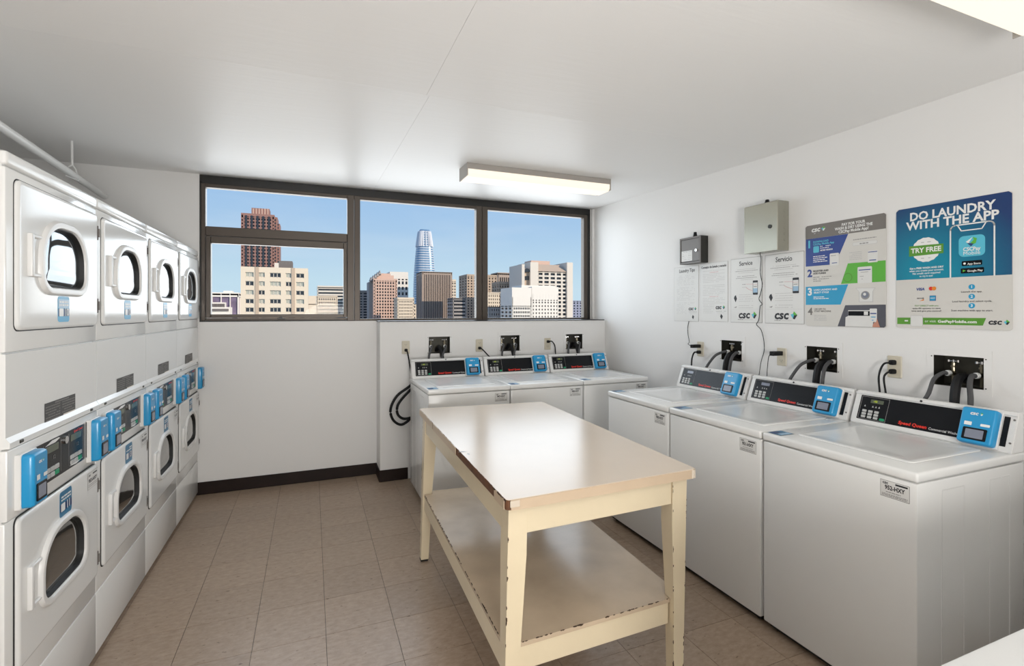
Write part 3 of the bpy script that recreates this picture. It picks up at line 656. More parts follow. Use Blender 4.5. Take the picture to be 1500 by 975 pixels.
def water_box(F, a0, a1, b0, b1, label, group, style):
    O = F((a0+a1)/2, b0, 0)
    t = empty('water_box', O, 0, label, 'water box', group)
    Fl = lambda a, b, h: F(a, b, h)-O
    d = 0.085; g = G(); e = 0.0004; a0 += e; a1 -= e; b0 += e; b1 -= e; k = 0.0012
    def slab(p0, p1, q0, q1, h0, h1): g.hexa([Fl(p0, q0, h1), Fl(p1, q0, h1), Fl(p1, q0, h0), Fl(p0, q0, h0)], [Fl(p0, q1, h1), Fl(p1, q1, h1), Fl(p1, q1, h0), Fl(p0, q1, h0)])
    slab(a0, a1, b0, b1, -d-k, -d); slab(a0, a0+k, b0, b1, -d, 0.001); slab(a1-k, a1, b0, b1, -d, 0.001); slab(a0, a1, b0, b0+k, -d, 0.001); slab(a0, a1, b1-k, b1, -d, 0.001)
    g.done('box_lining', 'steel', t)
    # painted cover frame around the opening
    g = G(); f = 0.030
    def slab2(p0, p1, q0, q1): g.hexa([Fl(p0, q0, 0.003), Fl(p1, q0, 0.003), Fl(p1, q0, 0.0003), Fl(p0, q0, 0.0003)], [Fl(p0, q1, 0.003), Fl(p1, q1, 0.003), Fl(p1, q1, 0.0003), Fl(p0, q1, 0.0003)])
    slab2(a0-f, a1+f, b1, b1+f*1.1); slab2(a0-f, a1+f, b0-f, b0); slab2(a0-f, a0, b0, b1); slab2(a1, a1+f, b0, b1)
    g.done('cover_frame', 'wall', t)
    w = a1-a0
    for fr in ((0.30, 0.86) if style == 'R' else (0.14, 0.80)):
        ca = a0+fr*w; h = -0.045; zz = b0+0.42*(b1-b0)
        v = G(); v.cyl(Fl(ca, b0+0.004, h), Fl(ca, zz+0.05, h), 0.009, 10).cyl(Fl(ca, zz, h), Fl(ca, zz, h+0.03), 0.011, 10)
        v.cyl(Fl(ca, zz+0.028, h), Fl(ca, zz+0.036, h), 0.013, 6); vv = v.done('valve', 'brass', t, smooth=True)
        v = G(); v.rbox(-0.024, 0.024, -0.005, 0.005, -0.004, 0.004, 0.002, 1); v.cyl((-0.019, 0, -0.005), (-0.019, 0, 0.005), 0.007, 8).cyl((0.019, 0, -0.005), (0.019, 0, 0.005), 0.007, 8).cyl((0, 0, -0.006), (0, 0, 0.006), 0.006, 8)
        hd = v.done('valve_handle', 'chrome', vv); hd.location = Fl(ca, zz+0.058, h); ax = (Fl(1, 0, 0)-Fl(0, 0, 0)); hd.rotation_euler = (0, 0, math.atan2(ax.y, ax.x))
        v = G(); v.cyl(Fl(ca-0.004, zz, h+0.028), Fl(ca-0.006, zz, h+0.042), 0.014, 12); v.done('hose_collar', 'white', t, smooth=True)
    for sa in (a0-0.008, a1+0.008):
        for sb in (b0+0.006, b1-0.006): G().cyl(Fl(sa, sb, 0.0028), Fl(sa, sb, 0.0045), 0.003, 6).done('screw', 'steel', t)
    return t
names3 = ('far', 'middle', 'near')
rl = ('open dark water box on the right wall above the farthest washer', 'open dark water box on the right wall above the middle washer', 'widest open water box on the right wall above washer 952-HXY')
for i, (ya, yb) in enumerate(RB):
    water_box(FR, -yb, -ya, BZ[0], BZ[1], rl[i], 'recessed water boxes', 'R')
    wn = ('the farthest right-wall washer', 'the middle right-wall washer', 'washer 952-HXY')[i]
    w = yb-ya; s1 = yb-0.30*w+0.003; s2 = yb-0.86*w+0.004; z = BZ[0]+0.42*(BZ[1]-BZ[0]); e1 = yb+(0.05, 0.038, -0.014)[i]; e2 = yb-(0.164, 0.166, 0.19)[i]
    cord('water_hose', 'grey rubber hose curving left out of the water box above '+wn, 'hose', [(XR-0.004, s1, z), (XR-0.020, s1+0.010, z), (XR-0.055, (s1+e1)/2+0.006, z-0.030), (XR-0.090, e1-0.012, z-0.095), (XR-0.110, e1+0.004, z-0.15), (XR-0.115, e1+0.01, 0.99)], 0.0095, 'grey_rubber', 'grey water hoses')
    cord('water_hose', 'grey rubber hose dropping from the right valve above '+wn, 'hose', [(XR-0.004, s2, z), (XR-0.024, s2+0.004, z-0.002), (XR-0.060, (s2+e2)/2+0.006, z-0.035), (XR-0.085, e2+0.002, z-0.10), (XR-0.095, e2, z-0.16), (XR-0.10, e2, 0.99)], 0.011, 'grey_rubber', 'grey water hoses')
    cord('drain_hose', 'thick black drain hose rising behind '+wn, 'hose', [(XR+0.06, yb-0.55*w, BZ[0]+0.03), (XR+0.01, yb-0.58*w, BZ[0]+0.05), (XR-0.055, yb-0.62*w, BZ[0]+0.035), (XR-0.085, yb-0.64*w, BZ[0]-0.04), (XR-0.09, yb-0.64*w, 0.97)], 0.020, 'rubber', 'black drain hoses')
bl = ('open dark water box on the window wall, left of three', 'open dark water box on the window wall, middle of three', 'open dark water box on the window wall, right of three')
for i, (xa, xb) in enumerate(BB):
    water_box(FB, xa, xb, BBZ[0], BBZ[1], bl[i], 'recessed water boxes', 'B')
    wn = ('the left window-wall washer', 'the middle window-wall washer', 'the corner window-wall washer')[i]
    w = xb-xa; z = BBZ[0]+0.42*(BBZ[1]-BBZ[0]); s1 = xa+0.14*w-0.005; s2 = xa+0.80*w-0.005
    cord('water_hose', 'grey hose at left of the water box above '+wn, 'hose', [(s1, B2-0.006, z), (s1-0.004, B2-0.03, z-0.005), (s1-0.035, B2-0.075, z-0.075), (s1-0.045, B2-0.105, z-0.14), (s1-0.04, B2-0.11, 1.02)], 0.010, 'grey_rubber', 'grey water hoses')
    cord('water_hose', 'grey hose slanting from the right valve over '+wn, 'hose', [(s2, B2-0.006, z), (s2-0.002, B2-0.03, z-0.005), (s2-0.045, B2-0.085, z-0.075), (s2-0.07, B2-0.12, z-0.14), (s2-0.07, B2-0.125, 1.02)], 0.010, 'grey_rubber', 'grey water hoses')
    cord('drain_hose', 'black drain hose hooked out of the water box above '+wn, 'hose', [(xa+0.42*w, B2+0.05, BBZ[0]+0.02), (xa+0.45*w, B2+0.01, BBZ[0]+0.055), (xa+0.50*w, B2-0.03, BBZ[0]+0.05), (xa+0.56*w, B2-0.06, BBZ[0]-0.03), (xa+0.56*w, B2-0.068, 1.02)], 0.017, 'rubber', 'black drain hoses')

def outlet(F, a, b, label, group):
    """duplex outlet, centre a,b"""
    O = F(a, b-0.058, 0); t = empty('wall_outlet', O, 0, label, 'outlet', group)
    Fl = lambda p, q, h: F(a+p, b+q, h)-O
    G().loft(Fl, rrect(-0.035, 0.035, -0.058, 0.058, 0.005, 2), [(0, 0.0002), (0, 0.003), (0.003, 0.006)]).done('cover_plate', 'outlet', t)
    for q in (-0.024, 0.024):
        G().loft(Fl, rrect(-0.016, 0.016, q-0.015, q+0.015, 0.010, 4), [(0, 0.006), (0, 0.008)]).done('socket', 'outlet', t)
        G().loft(Fl, rrect(-0.008, -0.006, q-0.002, q+0.006, 0.0005, 1), [(0, 0.008), (0, 0.0083)]).loft(Fl, rrect(0.006, 0.008, q-0.002, q+0.006, 0.0005, 1), [(0, 0.008), (0, 0.0083)]).loft(Fl, rrect(-0.002, 0.002, q-0.010, q-0.006, 0.0015, 2), [(0, 0.008), (0, 0.0083)]).done('socket_slots', 'dark', t)
    return t
def plug(F, a, b, pts, label, r=0.005, box=None, m='rubber', name='power_lead', cat='cord', group='black power cords'):
    """plug body in the socket + cord; pts are world points following the plug"""
    t = empty(name, F(a, b, 0.008), 0, label, cat, group); O = F(a, b, 0.008)
    Fl = lambda p, q, h: F(a+p, b+q, 0.0085+h)-O
    if box: G().loft(Fl, rrect(-box[0]/2, box[0]/2, -box[1]/2, box[1]/2, 0.004, 2), [(0.002, 0), (0, 0.004), (0, box[2]-0.003), (0.003, box[2])]).done('adapter_body', m, t, smooth=True)
    else: G().loft(Fl, rrect(-0.013, 0.013, -0.013, 0.013, 0.008, 3), [(0, 0), (0, 0.022), (0.004, 0.028)]).done('plug_body', m, t, smooth=True)
    g = G(); g.tube([p-O for p in bez(pts, 8)], r, 6); g.done('cable', m, t, smooth=True)
    return t
outlet(FB, 0.782, 1.175, 'beige outlet on the window wall beside the hanging hose loop', 'wall outlets')
outlet(FB, 1.472, 1.175, 'beige outlet between the left and middle water boxes under the window', 'wall outlets')
outlet(FB, 2.190, 1.172, 'beige outlet between the middle and right water boxes under the window', 'wall outlets')
outlet(FR, -3.076, 1.198, 'yellowed outlet on the right wall beside the farthest washer', 'wall outlets')
outlet(FR, -2.344, 1.198, 'beige outlet on the right wall under the notices, one adapter plugged in', 'wall outlets')
outlet(FR, -1.666, 1.203, 'beige outlet on the right wall below the posters, two plugs in it', 'wall outlets')
V = Vector
plug(FB, 0.782, 1.151, [V((0.782, B2-0.034, 1.151)), V((0.79, B2-0.05, 1.13)), V((0.808, B2-0.045, 1.03)), V((0.828, B2-0.035, 0.92)), V((0.86, B2-0.04, 0.84))], 'black cord falling from the outlet beside the hanging hose loop', 0.006)
plug(FB, 1.472, 1.151, [V((1.472, B2-0.034, 1.151)), V((1.488, B2-0.05, 1.14)), V((1.53, B2-0.075, 1.09)), V((1.56, B2-0.095, 1.05)), V((1.56, B2-0.10, 0.98))], 'short black cord slanting right from the outlet left of the middle water box', 0.006)
plug(FB, 2.190, 1.196, [V((2.190, B2-0.034, 1.196)), V((2.21, B2-0.055, 1.20)), V((2.235, B2-0.07, 1.16)), V((2.235, B2-0.09, 1.08)), V((2.235, B2-0.10, 0.98))], 'black cord hooking down from the outlet left of the right water box', 0.006)
plug(FR, -3.076, 1.222, [V((XR-0.095, 3.076, 1.222)), V((XR-0.105, 3.10, 1.24)), V((XR-0.03, 3.17, 1.25)), V((XR-0.006, 3.212, 1.31)), V((XR-0.004, 3.218, 1.36)), V((XR-0.003, 3.205, 1.417))], 'black adapter with a thin wire rising behind the laundry tips notice', 0.0022, box=(0.030, 0.026, 0.085), name='power_adapter', cat='adapter', group='black power adapters')
plug(FR, -3.076, 1.174, [V((XR-0.034, 3.076, 1.174)), V((XR-0.065, 3.078, 1.17)), V((XR-0.085, 3.08, 1.12)), V((XR-0.09, 3.08, 1.04)), V((XR-0.10, 3.08, 0.97))], 'black cord falling from the yellowed outlet behind the farthest washer', 0.006)
plug(FR, -2.344, 1.222, [V((XR-0.098, 2.344, 1.220)), V((XR-0.10, 2.36, 1.20)), V((XR-0.10, 2.37, 1.13)), V((XR-0.10, 2.375, 1.06)), V((XR-0.11, 2.375, 0.97))], 'black adapter with a thin wire dropping behind the middle washer', 0.0022, box=(0.032, 0.028, 0.088), name='power_adapter', cat='adapter', group='black power adapters')
plug(FR, -1.666, 1.227, [V((XR-0.034, 1.666, 1.227)), V((XR-0.055, 1.69, 1.215)), V((XR-0.075, 1.70, 1.15)), V((XR-0.09, 1.685, 1.05)), V((XR-0.10, 1.685, 0.97))], 'black cord from the upper socket of the outlet below the posters', 0.005)
plug(FR, -1.666, 1.179, [V((XR-0.034, 1.666, 1.179)), V((XR-0.06, 1.672, 1.17)), V((XR-0.075, 1.675, 1.14)), V((XR-0.09, 1.655, 1.05)), V((XR-0.10, 1.655, 0.97))], 'black cord from the lower socket of the outlet below the posters', 0.005)
# looped drain hose left of the window-wall washers
cord('hanging_hose', 'black hose hanging in two loops beside the left window-wall washer', 'hose',
     [(0.88, B2-0.03, 0.90), (0.81, B2-0.03, 0.83), (0.70, B2-0.03, 0.75), (0.645, B2-0.03, 0.64), (0.665, B2-0.03, 0.545), (0.735, B2-0.03, 0.495), (0.81, B2-0.03, 0.535), (0.88, B2-0.035, 0.62), (0.90, B2-0.055, 0.72),
      (0.86, B2-0.06, 0.83), (0.78, B2-0.06, 0.77), (0.705, B2-0.06, 0.68), (0.70, B2-0.06, 0.60), (0.745, B2-0.06, 0.555), (0.81, B2-0.06, 0.555), (0.90, B2-0.055, 0.585)], 0.0115, 'rubber', n=10)

# ------------------------------------------------------------------ things on the right wall
def sheet(name, ya, yb, z0, z1, label, cat, group, m='paper', h=0.0015, r=0.002, border=None, tilt=0):
    O = V((XR-0.0008, ya, z0)); t = empty(name, O, 0, label, cat, group)
    t.rotation_euler = (tilt, 0, 0)
    F = frame((0, 0, 0), (0, -1, 0), (0, 0, 1)); w, hh = ya-yb, z1-z0
    if border: G().loft(F, rrect(0, w, 0, hh, r, 3), [(0, 0), (0, h*0.6)]).done('sheet_border', border, t); G().loft(F, rrect(0.0025, w-0.0025, 0.0025, hh-0.0025, r, 3), [(0, h*0.6), (0, h)]).done('sheet', m, t)
    else: G().loft(F, rrect(0, w, 0, hh, r, 4), [(0, 0), (0, h)]).done('sheet', m, t)
    return t, (lambda a, b, k: F(a, b, h+k)), w, hh
# four notices
t, F, w, h = sheet('notice', 3.382, 3.096, 1.414, 1.866, 'laundry tips notice in English, leftmost sheet, below the small dark box', 'notice', 'notices on the right wall', border='faint')
P = Print(F, t); P.text('ink', 'Laundry Tips', w/2+0.01, h-0.035, 0.040, 0.01, width=0.18); 
for i in range(26):
    b = h-0.075-i*0.0125
    if i in (7, 17): continue
    if i < 20: P.scribble('faint', 0.035+0.03*(i in (0, 8, 18)), w-0.04-0.06*(i % 4 == 3), b, 0.003, cov=0.55)
    else: P.scribble('faint', 0.03, 0.15, b, 0.003, cov=0.5)
csc_mark(P, w-0.06, 0.105, 0.042); P.scribble('greyink', w-0.11, w-0.02, 0.078, 0.003); P.scribble('faint', w-0.10, w-0.03, 0.066, 0.003)
P.poly('ink', [(w-0.075, 0.035), (w-0.06, 0.018), (w-0.05, 0.04), (w-0.065, 0.055)]); P.done()
t, F, w, h = sheet('notice', 3.080, 2.797, 1.418, 1.872, 'washing and drying tips notice in Spanish, second sheet from the window', 'notice', 'notices on the right wall', border='faint')
P = Print(F, t); P.text('ink', 'Consejos de lavado y secado', w/2, h-0.032, 0.026, 0.025, width=0.255)
for i in range(27):
    b = h-0.062-i*0.0125
    if i in (1, 16): P.scribble('redink', 0.10, 0.19, b, 0.003); continue
    if i in (8,): continue
    if i < 21: P.scribble('faint', 0.03, w-0.03-0.05*(i % 4 == 3), b, 0.003, cov=0.75)
    else: P.scribble('faint', 0.035, 0.15, b, 0.003, cov=0.7)
csc_mark(P, w-0.065, 0.110, 0.044); P.scribble('greyink', w-0.115, w-0.015, 0.080, 0.003); P.scribble('faint', w-0.11, w-0.03, 0.068, 0.003)
P.poly('ink', [(w-0.075, 0.040), (w-0.06, 0.018), (w-0.048, 0.042), (w-0.065, 0.060)]); P.done()
for (ya, yb, ttl, lb, off) in ((2.770, 2.497, 'Service', 'service notice in English hanging left of the thin black wire', 0.0), (2.473, 2.184, 'Servicio', 'service notice in Spanish next to the grey-headed poster', 0.0)):
    t, F, w, h = sheet('notice', ya, yb, 1.416, 1.877, lb, 'notice', 'notices on the right wall', border='greyink')
    k = w/0.273; P = Print(F, t); P.text('ink', ttl, w/2+0.0, h-0.040, 0.044*k, 0.012, width=0.115*k)
    for i, (a0, a1, m_) in enumerate(((0.06, 0.22, 'faint'), (0.04, 0.24, 'greyink'), (0.07, 0.20, 'faint'), (0, 0, ''), (0.06, 0.21, 'greyink'), (0.05, 0.23, 'greyink'), (0.09, 0.20, 'faint'))):
        if m_: P.scribble(m_, a0*k, a1*k, h-0.080-i*0.0125, 0.0034)
    px = 0.197*k; P.rr('ink', px, px+0.042*k, h-0.265, h-0.165, 0.004, 1).rect('paper', px+0.003, px+0.039*k, h-0.250, h-0.180, 2).rect('stickpale', px+0.003, px+0.039*k, h-0.250, h-0.220, 3).rect('greyink', px+0.008, px+0.034*k, h-0.210, h-0.205, 3)
    P.line('redink', [(0.14*k, h-0.188), (0.20*k, h-0.190)], 0.0018, 3).line('redink', [(0.14*k, h-0.212), (0.165*k, h-0.226), (0.195*k, h-0.236)], 0.0025, 3).line('redink', [(px, h-0.195), (px+0.042*k, h-0.195)], 0.0015, 3)
    P.scribble('greyink', 0.105*k, 0.135*k, h-0.188, 0.004).scribble('faint', 0.105*k, 0.145*k, h-0.208, 0.004)
    P.poly('ink', [(0.03*k, h-0.285), (0.045*k, h-0.315), (0.058*k, h-0.290), (0.048*k, h-0.262), (0.036*k, h-0.27)]); P.poly('greyink', [(0.03*k, h-0.352), (0.05*k, h-0.356), (0.058*k, h-0.343)])
    for i in range(7):
        if i in (4,): continue
        P.scribble('faint', 0.075*k, 0.20*k, h-0.262-i*0.0155, 0.0034)
    P.line('faint', [(0.01, 0.095), (w-0.01, 0.095)], 0.001)
    csc_mark(P, w/2+0.03, 0.055, 0.075*k); P.scribble('greyink', w/2-0.07, w/2-0.02, 0.022, 0.005); P.scribble('faint', w/2-0.015, w/2+0.06, 0.022, 0.0035); P.done()
# poster with four steps
t, F, w, h = sheet('poster', 2.172, 1.706, 1.408, 2.027, 'poster with grey header and four coloured numbered steps', 'poster', 'posters on the right wall', m='posterwhite', h=0.004, r=0.012)
P = Print(F, t)
P.poly('pgrey', [(0.0, 0.536), (w, 0.534), (w, h-0.010), (w-0.010, h-0.001), (0.010, h-0.001), (0.0, h-0.010)])
csc_mark(P, 0.092, 0.588, 0.042, 'white'); P.scribble('faint', 0.055, 0.085, 0.565, 0.004, 2)
P.text('white', 'PAY FOR YOUR', 0.292, 0.591, 0.022, 0.03, width=0.132); P.text('white', 'WASH & DRY USING THE', 0.292, 0.571, 0.022, 0.03, width=0.212); P.text('white', 'CSCPay Mobile App!', 0.292, 0.551, 0.022, 0.03, width=0.168)
P.poly('navy2', [(0.001, 0.367), (0.157, 0.366), (0.216, 0.427), (0.264, 0.534), (0.001, 0.536)])
P.text('aqua', '1', 0.024, 0.500, 0.060, 0.05, layer=2); P.text('aqua', 'DOWNLOAD', 0.050, 0.512, 0.016, 0.03, 'LEFT', width=None); P.text('aqua', 'CSCPay Mobile App', 0.050, 0.497, 0.016, 0.03, 'LEFT')
P.rr('aqua', 0.051, 0.088, 0.447, 0.486, 0.006, 2); P.scribble('white', 0.095, 0.16, 0.482, 0.004, 2); P.scribble('white', 0.095, 0.15, 0.471, 0.004, 2); P.text('white', 'MORE VIDEOS', 0.096, 0.457, 0.012, 0.04, 'LEFT')
for i in range(4): P.scribble('white', 0.050, 0.125+0.015*(i % 2), 0.424-0.011*i, 0.0045, 2)
P.rr('paper', 0.155, 0.211, 0.360, 0.432, 0.006, 3); P.rect('navy2', 0.168, 0.200, 0.372, 0.376, 4); P.scribble('greyink', 0.162, 0.205, 0.418, 0.004, 4)
P.scribble('greyink', 0.292, 0.417, 0.495, 0.0045); P.rr('faint', 0.289, 0.422, 0.460, 0.480, 0.006, 1).rr('paper', 0.2905, 0.4205, 0.4615, 0.4785, 0.005, 2); P.scribble('greyink', 0.305, 0.375, 0.469, 0.006, 3, cov=0.6)
for i in range(5): P.scribble('faint', 0.270, 0.340, 0.424-0.010*i, 0.0035)
P.rr('paper', 0.372, 0.424, 0.358, 0.424, 0.004, 2); P.rect('navy2', 0.374, 0.422, 0.414, 0.418, 3).rect('navy2', 0.38, 0.416, 0.368, 0.373, 3)
P.poly('lime', [(0.222, 0.248), (0.464, 0.249), (0.464, 0.363), (0.262, 0.364)])
P.disc('dgreen', 0.262, 0.283, 0.026, 2).disc('lime', 0.262, 0.283, 0.022, 3)
P.rr('paper', 0.317, 0.395, 0.246, 0.338, 0.006, 4); P.rect('navy2', 0.324, 0.388, 0.318, 0.323, 5); P.scribble('greyink', 0.335, 0.375, 0.308, 0.003, 5); P.scribble('greyink', 0.33, 0.35, 0.285, 0.003, 5); P.scribble('greyink', 0.33, 0.345, 0.27, 0.003, 5)
P.text('navy2', '2', 0.028, 0.321, 0.062, 0.04); P.text('ink', 'REGISTER AND', 0.050, 0.334, 0.0145, 0.03, 'LEFT'); P.text('ink', 'ADD FUNDS', 0.050, 0.319, 0.0145, 0.03, 'LEFT')
P.scribble('greyink', 0.050, 0.165, 0.297, 0.0045); P.scribble('greyink', 0.050, 0.15, 0.285, 0.0045); P.scribble('greyink', 0.050, 0.10, 0.273, 0.0045)
P.poly('cyan', [(0.001, 0.129), (0.220, 0.128), (0.264, 0.244), (0.001, 0.241)])
P.text('white', '3', 0.029, 0.207, 0.062, 0.04); P.text('white', 'LOAD LAUNDRY AND', 0.054, 0.219, 0.0145, 0.03, 'LEFT'); P.text('white', 'SELECT CYCLE', 0.054, 0.203, 0.0145, 0.03, 'LEFT'); P.scribble('white', 0.052, 0.12, 0.176, 0.0045, 2); P.scribble('white', 0.052, 0.15, 0.166, 0.0045, 2)
P.poly('faint', [(0.305, 0.221), (0.413, 0.218), (0.400, 0.200), (0.400, 0.139), (0.324, 0.141), (0.324, 0.198)]).poly('paper', [(0.309, 0.219), (0.409, 0.216), (0.397, 0.198), (0.397, 0.143), (0.327, 0.143), (0.327, 0.197)], 2)
P.disc('greyink', 0.359, 0.178, 0.024, 3).disc('screen', 0.359, 0.180, 0.018, 4).disc('paper', 0.356, 0.184, 0.008, 5)
P.text('pgrey', '4', 0.031, 0.086, 0.060, 0.03); P.text('pgrey', 'USE APP TO', 0.056, 0.102, 0.014, 0.02, 'LEFT'); P.text('pgrey', 'START MACHINE', 0.056, 0.089, 0.014, 0.02, 'LEFT')
for i in range(4): P.scribble('faint', 0.056, 0.135, 0.064-0.0095*i, 0.0035)
P.poly('dgrey', [(0.202, 0.001), (w-0.010, 0.001), (w-0.001, 0.010), (w-0.001, 0.125), (0.247, 0.124)])
P.poly('paper', [(0.247, 0.002), (0.400, 0.002), (0.400, 0.095), (0.264, 0.095), (0.264, 0.062), (0.249, 0.055)], 2).rect('black', 0.265, 0.385, 0.064, 0.090, 3).rect('paper', 0.352, 0.374, 0.068, 0.088, 4)
P.rr('paper', 0.383, 0.421, 0.030, 0.104, 0.004, 5).rect('navy2', 0.386, 0.418, 0.074, 0.080, 6).rect('cyan', 0.390, 0.414, 0.055, 0.060, 6).rect('cyan', 0.394, 0.404, 0.038, 0.042, 6)
P.poly('skin', [(0.398, 0.002), (0.437, 0.002), (0.428, 0.030), (0.421, 0.050), (0.417, 0.030), (0.408, 0.028), (0.400, 0.016)], 7); P.done()
# poster "do laundry with the app"
t, F, w, h = sheet('poster', 1.656, 1.190, 1.412, 2.029, 'large navy and teal poster reading do laundry with the app', 'poster', 'posters on the right wall', m='posterwhite', h=0.004, r=0.014)
P = Print(F, t)
P.poly('teal', [(0.0, 0.248), (w, 0.247), (w, h-0.012), (w-0.012, h-0.001), (0.012, h-0.001), (0.0, h-0.012)])
P.text('white', 'DO LAUNDRY', 0.235, 0.566, 0.058, 0.03, width=0.345); P.text('white', 'WITH THE APP', 0.235, 0.520, 0.058, 0.03, width=0.375)
P.disc('aqua', 0.136, 0.394, 0.0, 2)
P.disc('white', 0.136, 0.394, 0.060, 3, 32, 0.04); P.poly('dgreen', [(0.061, 0.366), (0.211, 0.369), (0.211, 0.416), (0.061, 0.419)], 4); P.text('white', 'TRY FREE', 0.136, 0.3925, 0.034, 0.03, layer=5, width=0.132)
P.scribble('faint', 0.115, 0.158, 0.432, 0.004, 4); P.scribble('faint', 0.115, 0.158, 0.352, 0.004, 4)
P.text('white', 'Get a FREE WASH AND DRY', 0.137, 0.303, 0.0125, 0.03, width=0.148); P.text('white', 'when you create your account.', 0.137, 0.290, 0.0125, 0.02, width=0.150)
P.text('white', 'No credit card required', 0.137, 0.276, 0.0125, 0.02, width=0.120); P.text('white', 'to try it out!', 0.137, 0.262, 0.0125, 0.02, width=0.058)
ph = [(0.239, 0.248), (0.239, 0.475)]+[(0.259-0.020*math.cos(math.radians(a)), 0.475+0.020*math.sin(math.radians(a))) for a in (15, 40, 65, 90)]+[(0.385+0.020*math.sin(math.radians(a)), 0.475+0.020*math.cos(math.radians(a))) for a in (0, 25, 50, 75, 90)]+[(0.405, 0.248)]
P.line('white', ph, 0.006, 3); P.line('white', [(0.268, 0.493), (0.282, 0.466), (0.360, 0.466), (0.375, 0.493)], 0.005, 3)
P.rr('aqua', 0.272, 0.372, 0.342, 0.440, 0.020, 3, 4)
P.poly('white', [(0.300, 0.412), (0.326, 0.432), (0.312, 0.408), (0.318, 0.390)], 4).poly('lime', [(0.326, 0.432), (0.342, 0.424), (0.338, 0.402), (0.324, 0.396), (0.318, 0.405), (0.330, 0.418)], 4).poly('navy', [(0.304, 0.406), (0.320, 0.388), (0.330, 0.400), (0.317, 0.404)], 5)
P.text('white', 'CSCPay', 0.322, 0.376, 0.024, 0.03, layer=5, width=0.066); P.text('white', 'Mobile', 0.322, 0.357, 0.024, 0.0, layer=5, width=0.064)
P.rr('black', 0.284, 0.361, 0.299, 0.322, 0.004, 3).rr('black', 0.280, 0.368, 0.264, 0.288, 0.004, 3)
P.disc('white', 0.295, 0.310, 0.005, 4); P.text('white', 'App Store', 0.331, 0.307, 0.013, 0.02, layer=4, width=0.050); P.poly('lime', [(0.288, 0.270), (0.300, 0.276), (0.288, 0.282)], 4); P.text('white', 'Google Play', 0.334, 0.274, 0.013, 0.02, layer=4, width=0.058)
P.text('navy2', 'VISA', 0.111, 0.196, 0.018, 0.04, shear=0.2, width=0.036); P.disc('red', 0.158, 0.198, 0.0095, 2).disc('orange', 0.171, 0.198, 0.0095, 3)
P.text('ink', 'DISCOVER', 0.112, 0.150, 0.009, 0.02, width=0.032); P.poly('orange', [(0.108, 0.137), (0.127, 0.139), (0.128, 0.147), (0.116, 0.141)], 3); P.rect('navy2', 0.152, 0.179, 0.137, 0.163, 2).rect('cyan', 0.154, 0.177, 0.139, 0.161, 3); P.text('white', 'AMEX', 0.1655, 0.150, 0.008, 0.02, layer=4)
P.text('dgreen', 'PAY DIRECT with you', 0.138, 0.1125, 0.011, 0.01, width=0.102); P.text('ink', 'auto-fill options to save', 0.138, 0.0995, 0.011, 0.01, width=0.122); P.text('ink', 'time and give you control!', 0.137, 0.0865, 0.011, 0.01, width=0.130)
for i, (q, s, ww) in enumerate(((0.199, 'Launch the app.', 0.080), (0.154, 'Load laundry and select cycle.', 0.150), (0.111, 'Scan machine with app to start.', 0.158))):
    P.disc('cyan', 0.322, q, 0.0125, 2); P.text('white', '123'[i], 0.322, q, 0.018, 0.03, layer=3); P.text('ink', s, 0.321, q-0.0225, 0.0115, 0.01, width=ww)
P.poly('dgreen', [(0.005, 0.018), (0.363, 0.019), (0.375, 0.054), (0.005, 0.052)], 1); P.scribble('white', 0.040, 0.056, 0.036, 0.007, 2)
P.rr('faint', 0.067, 0.123, 0.008, 0.064, 0.004, 2).rr('paper', 0.069, 0.121, 0.010, 0.062, 0.003, 3)
P.text('white', 'or visit', 0.155, 0.0355, 0.017, 0.0, width=0.048); P.text('white', 'GetPayMobile.com', 0.264, 0.0350, 0.018, 0.035, width=0.154); csc_mark(P, 0.428, 0.036, 0.036); P.done()

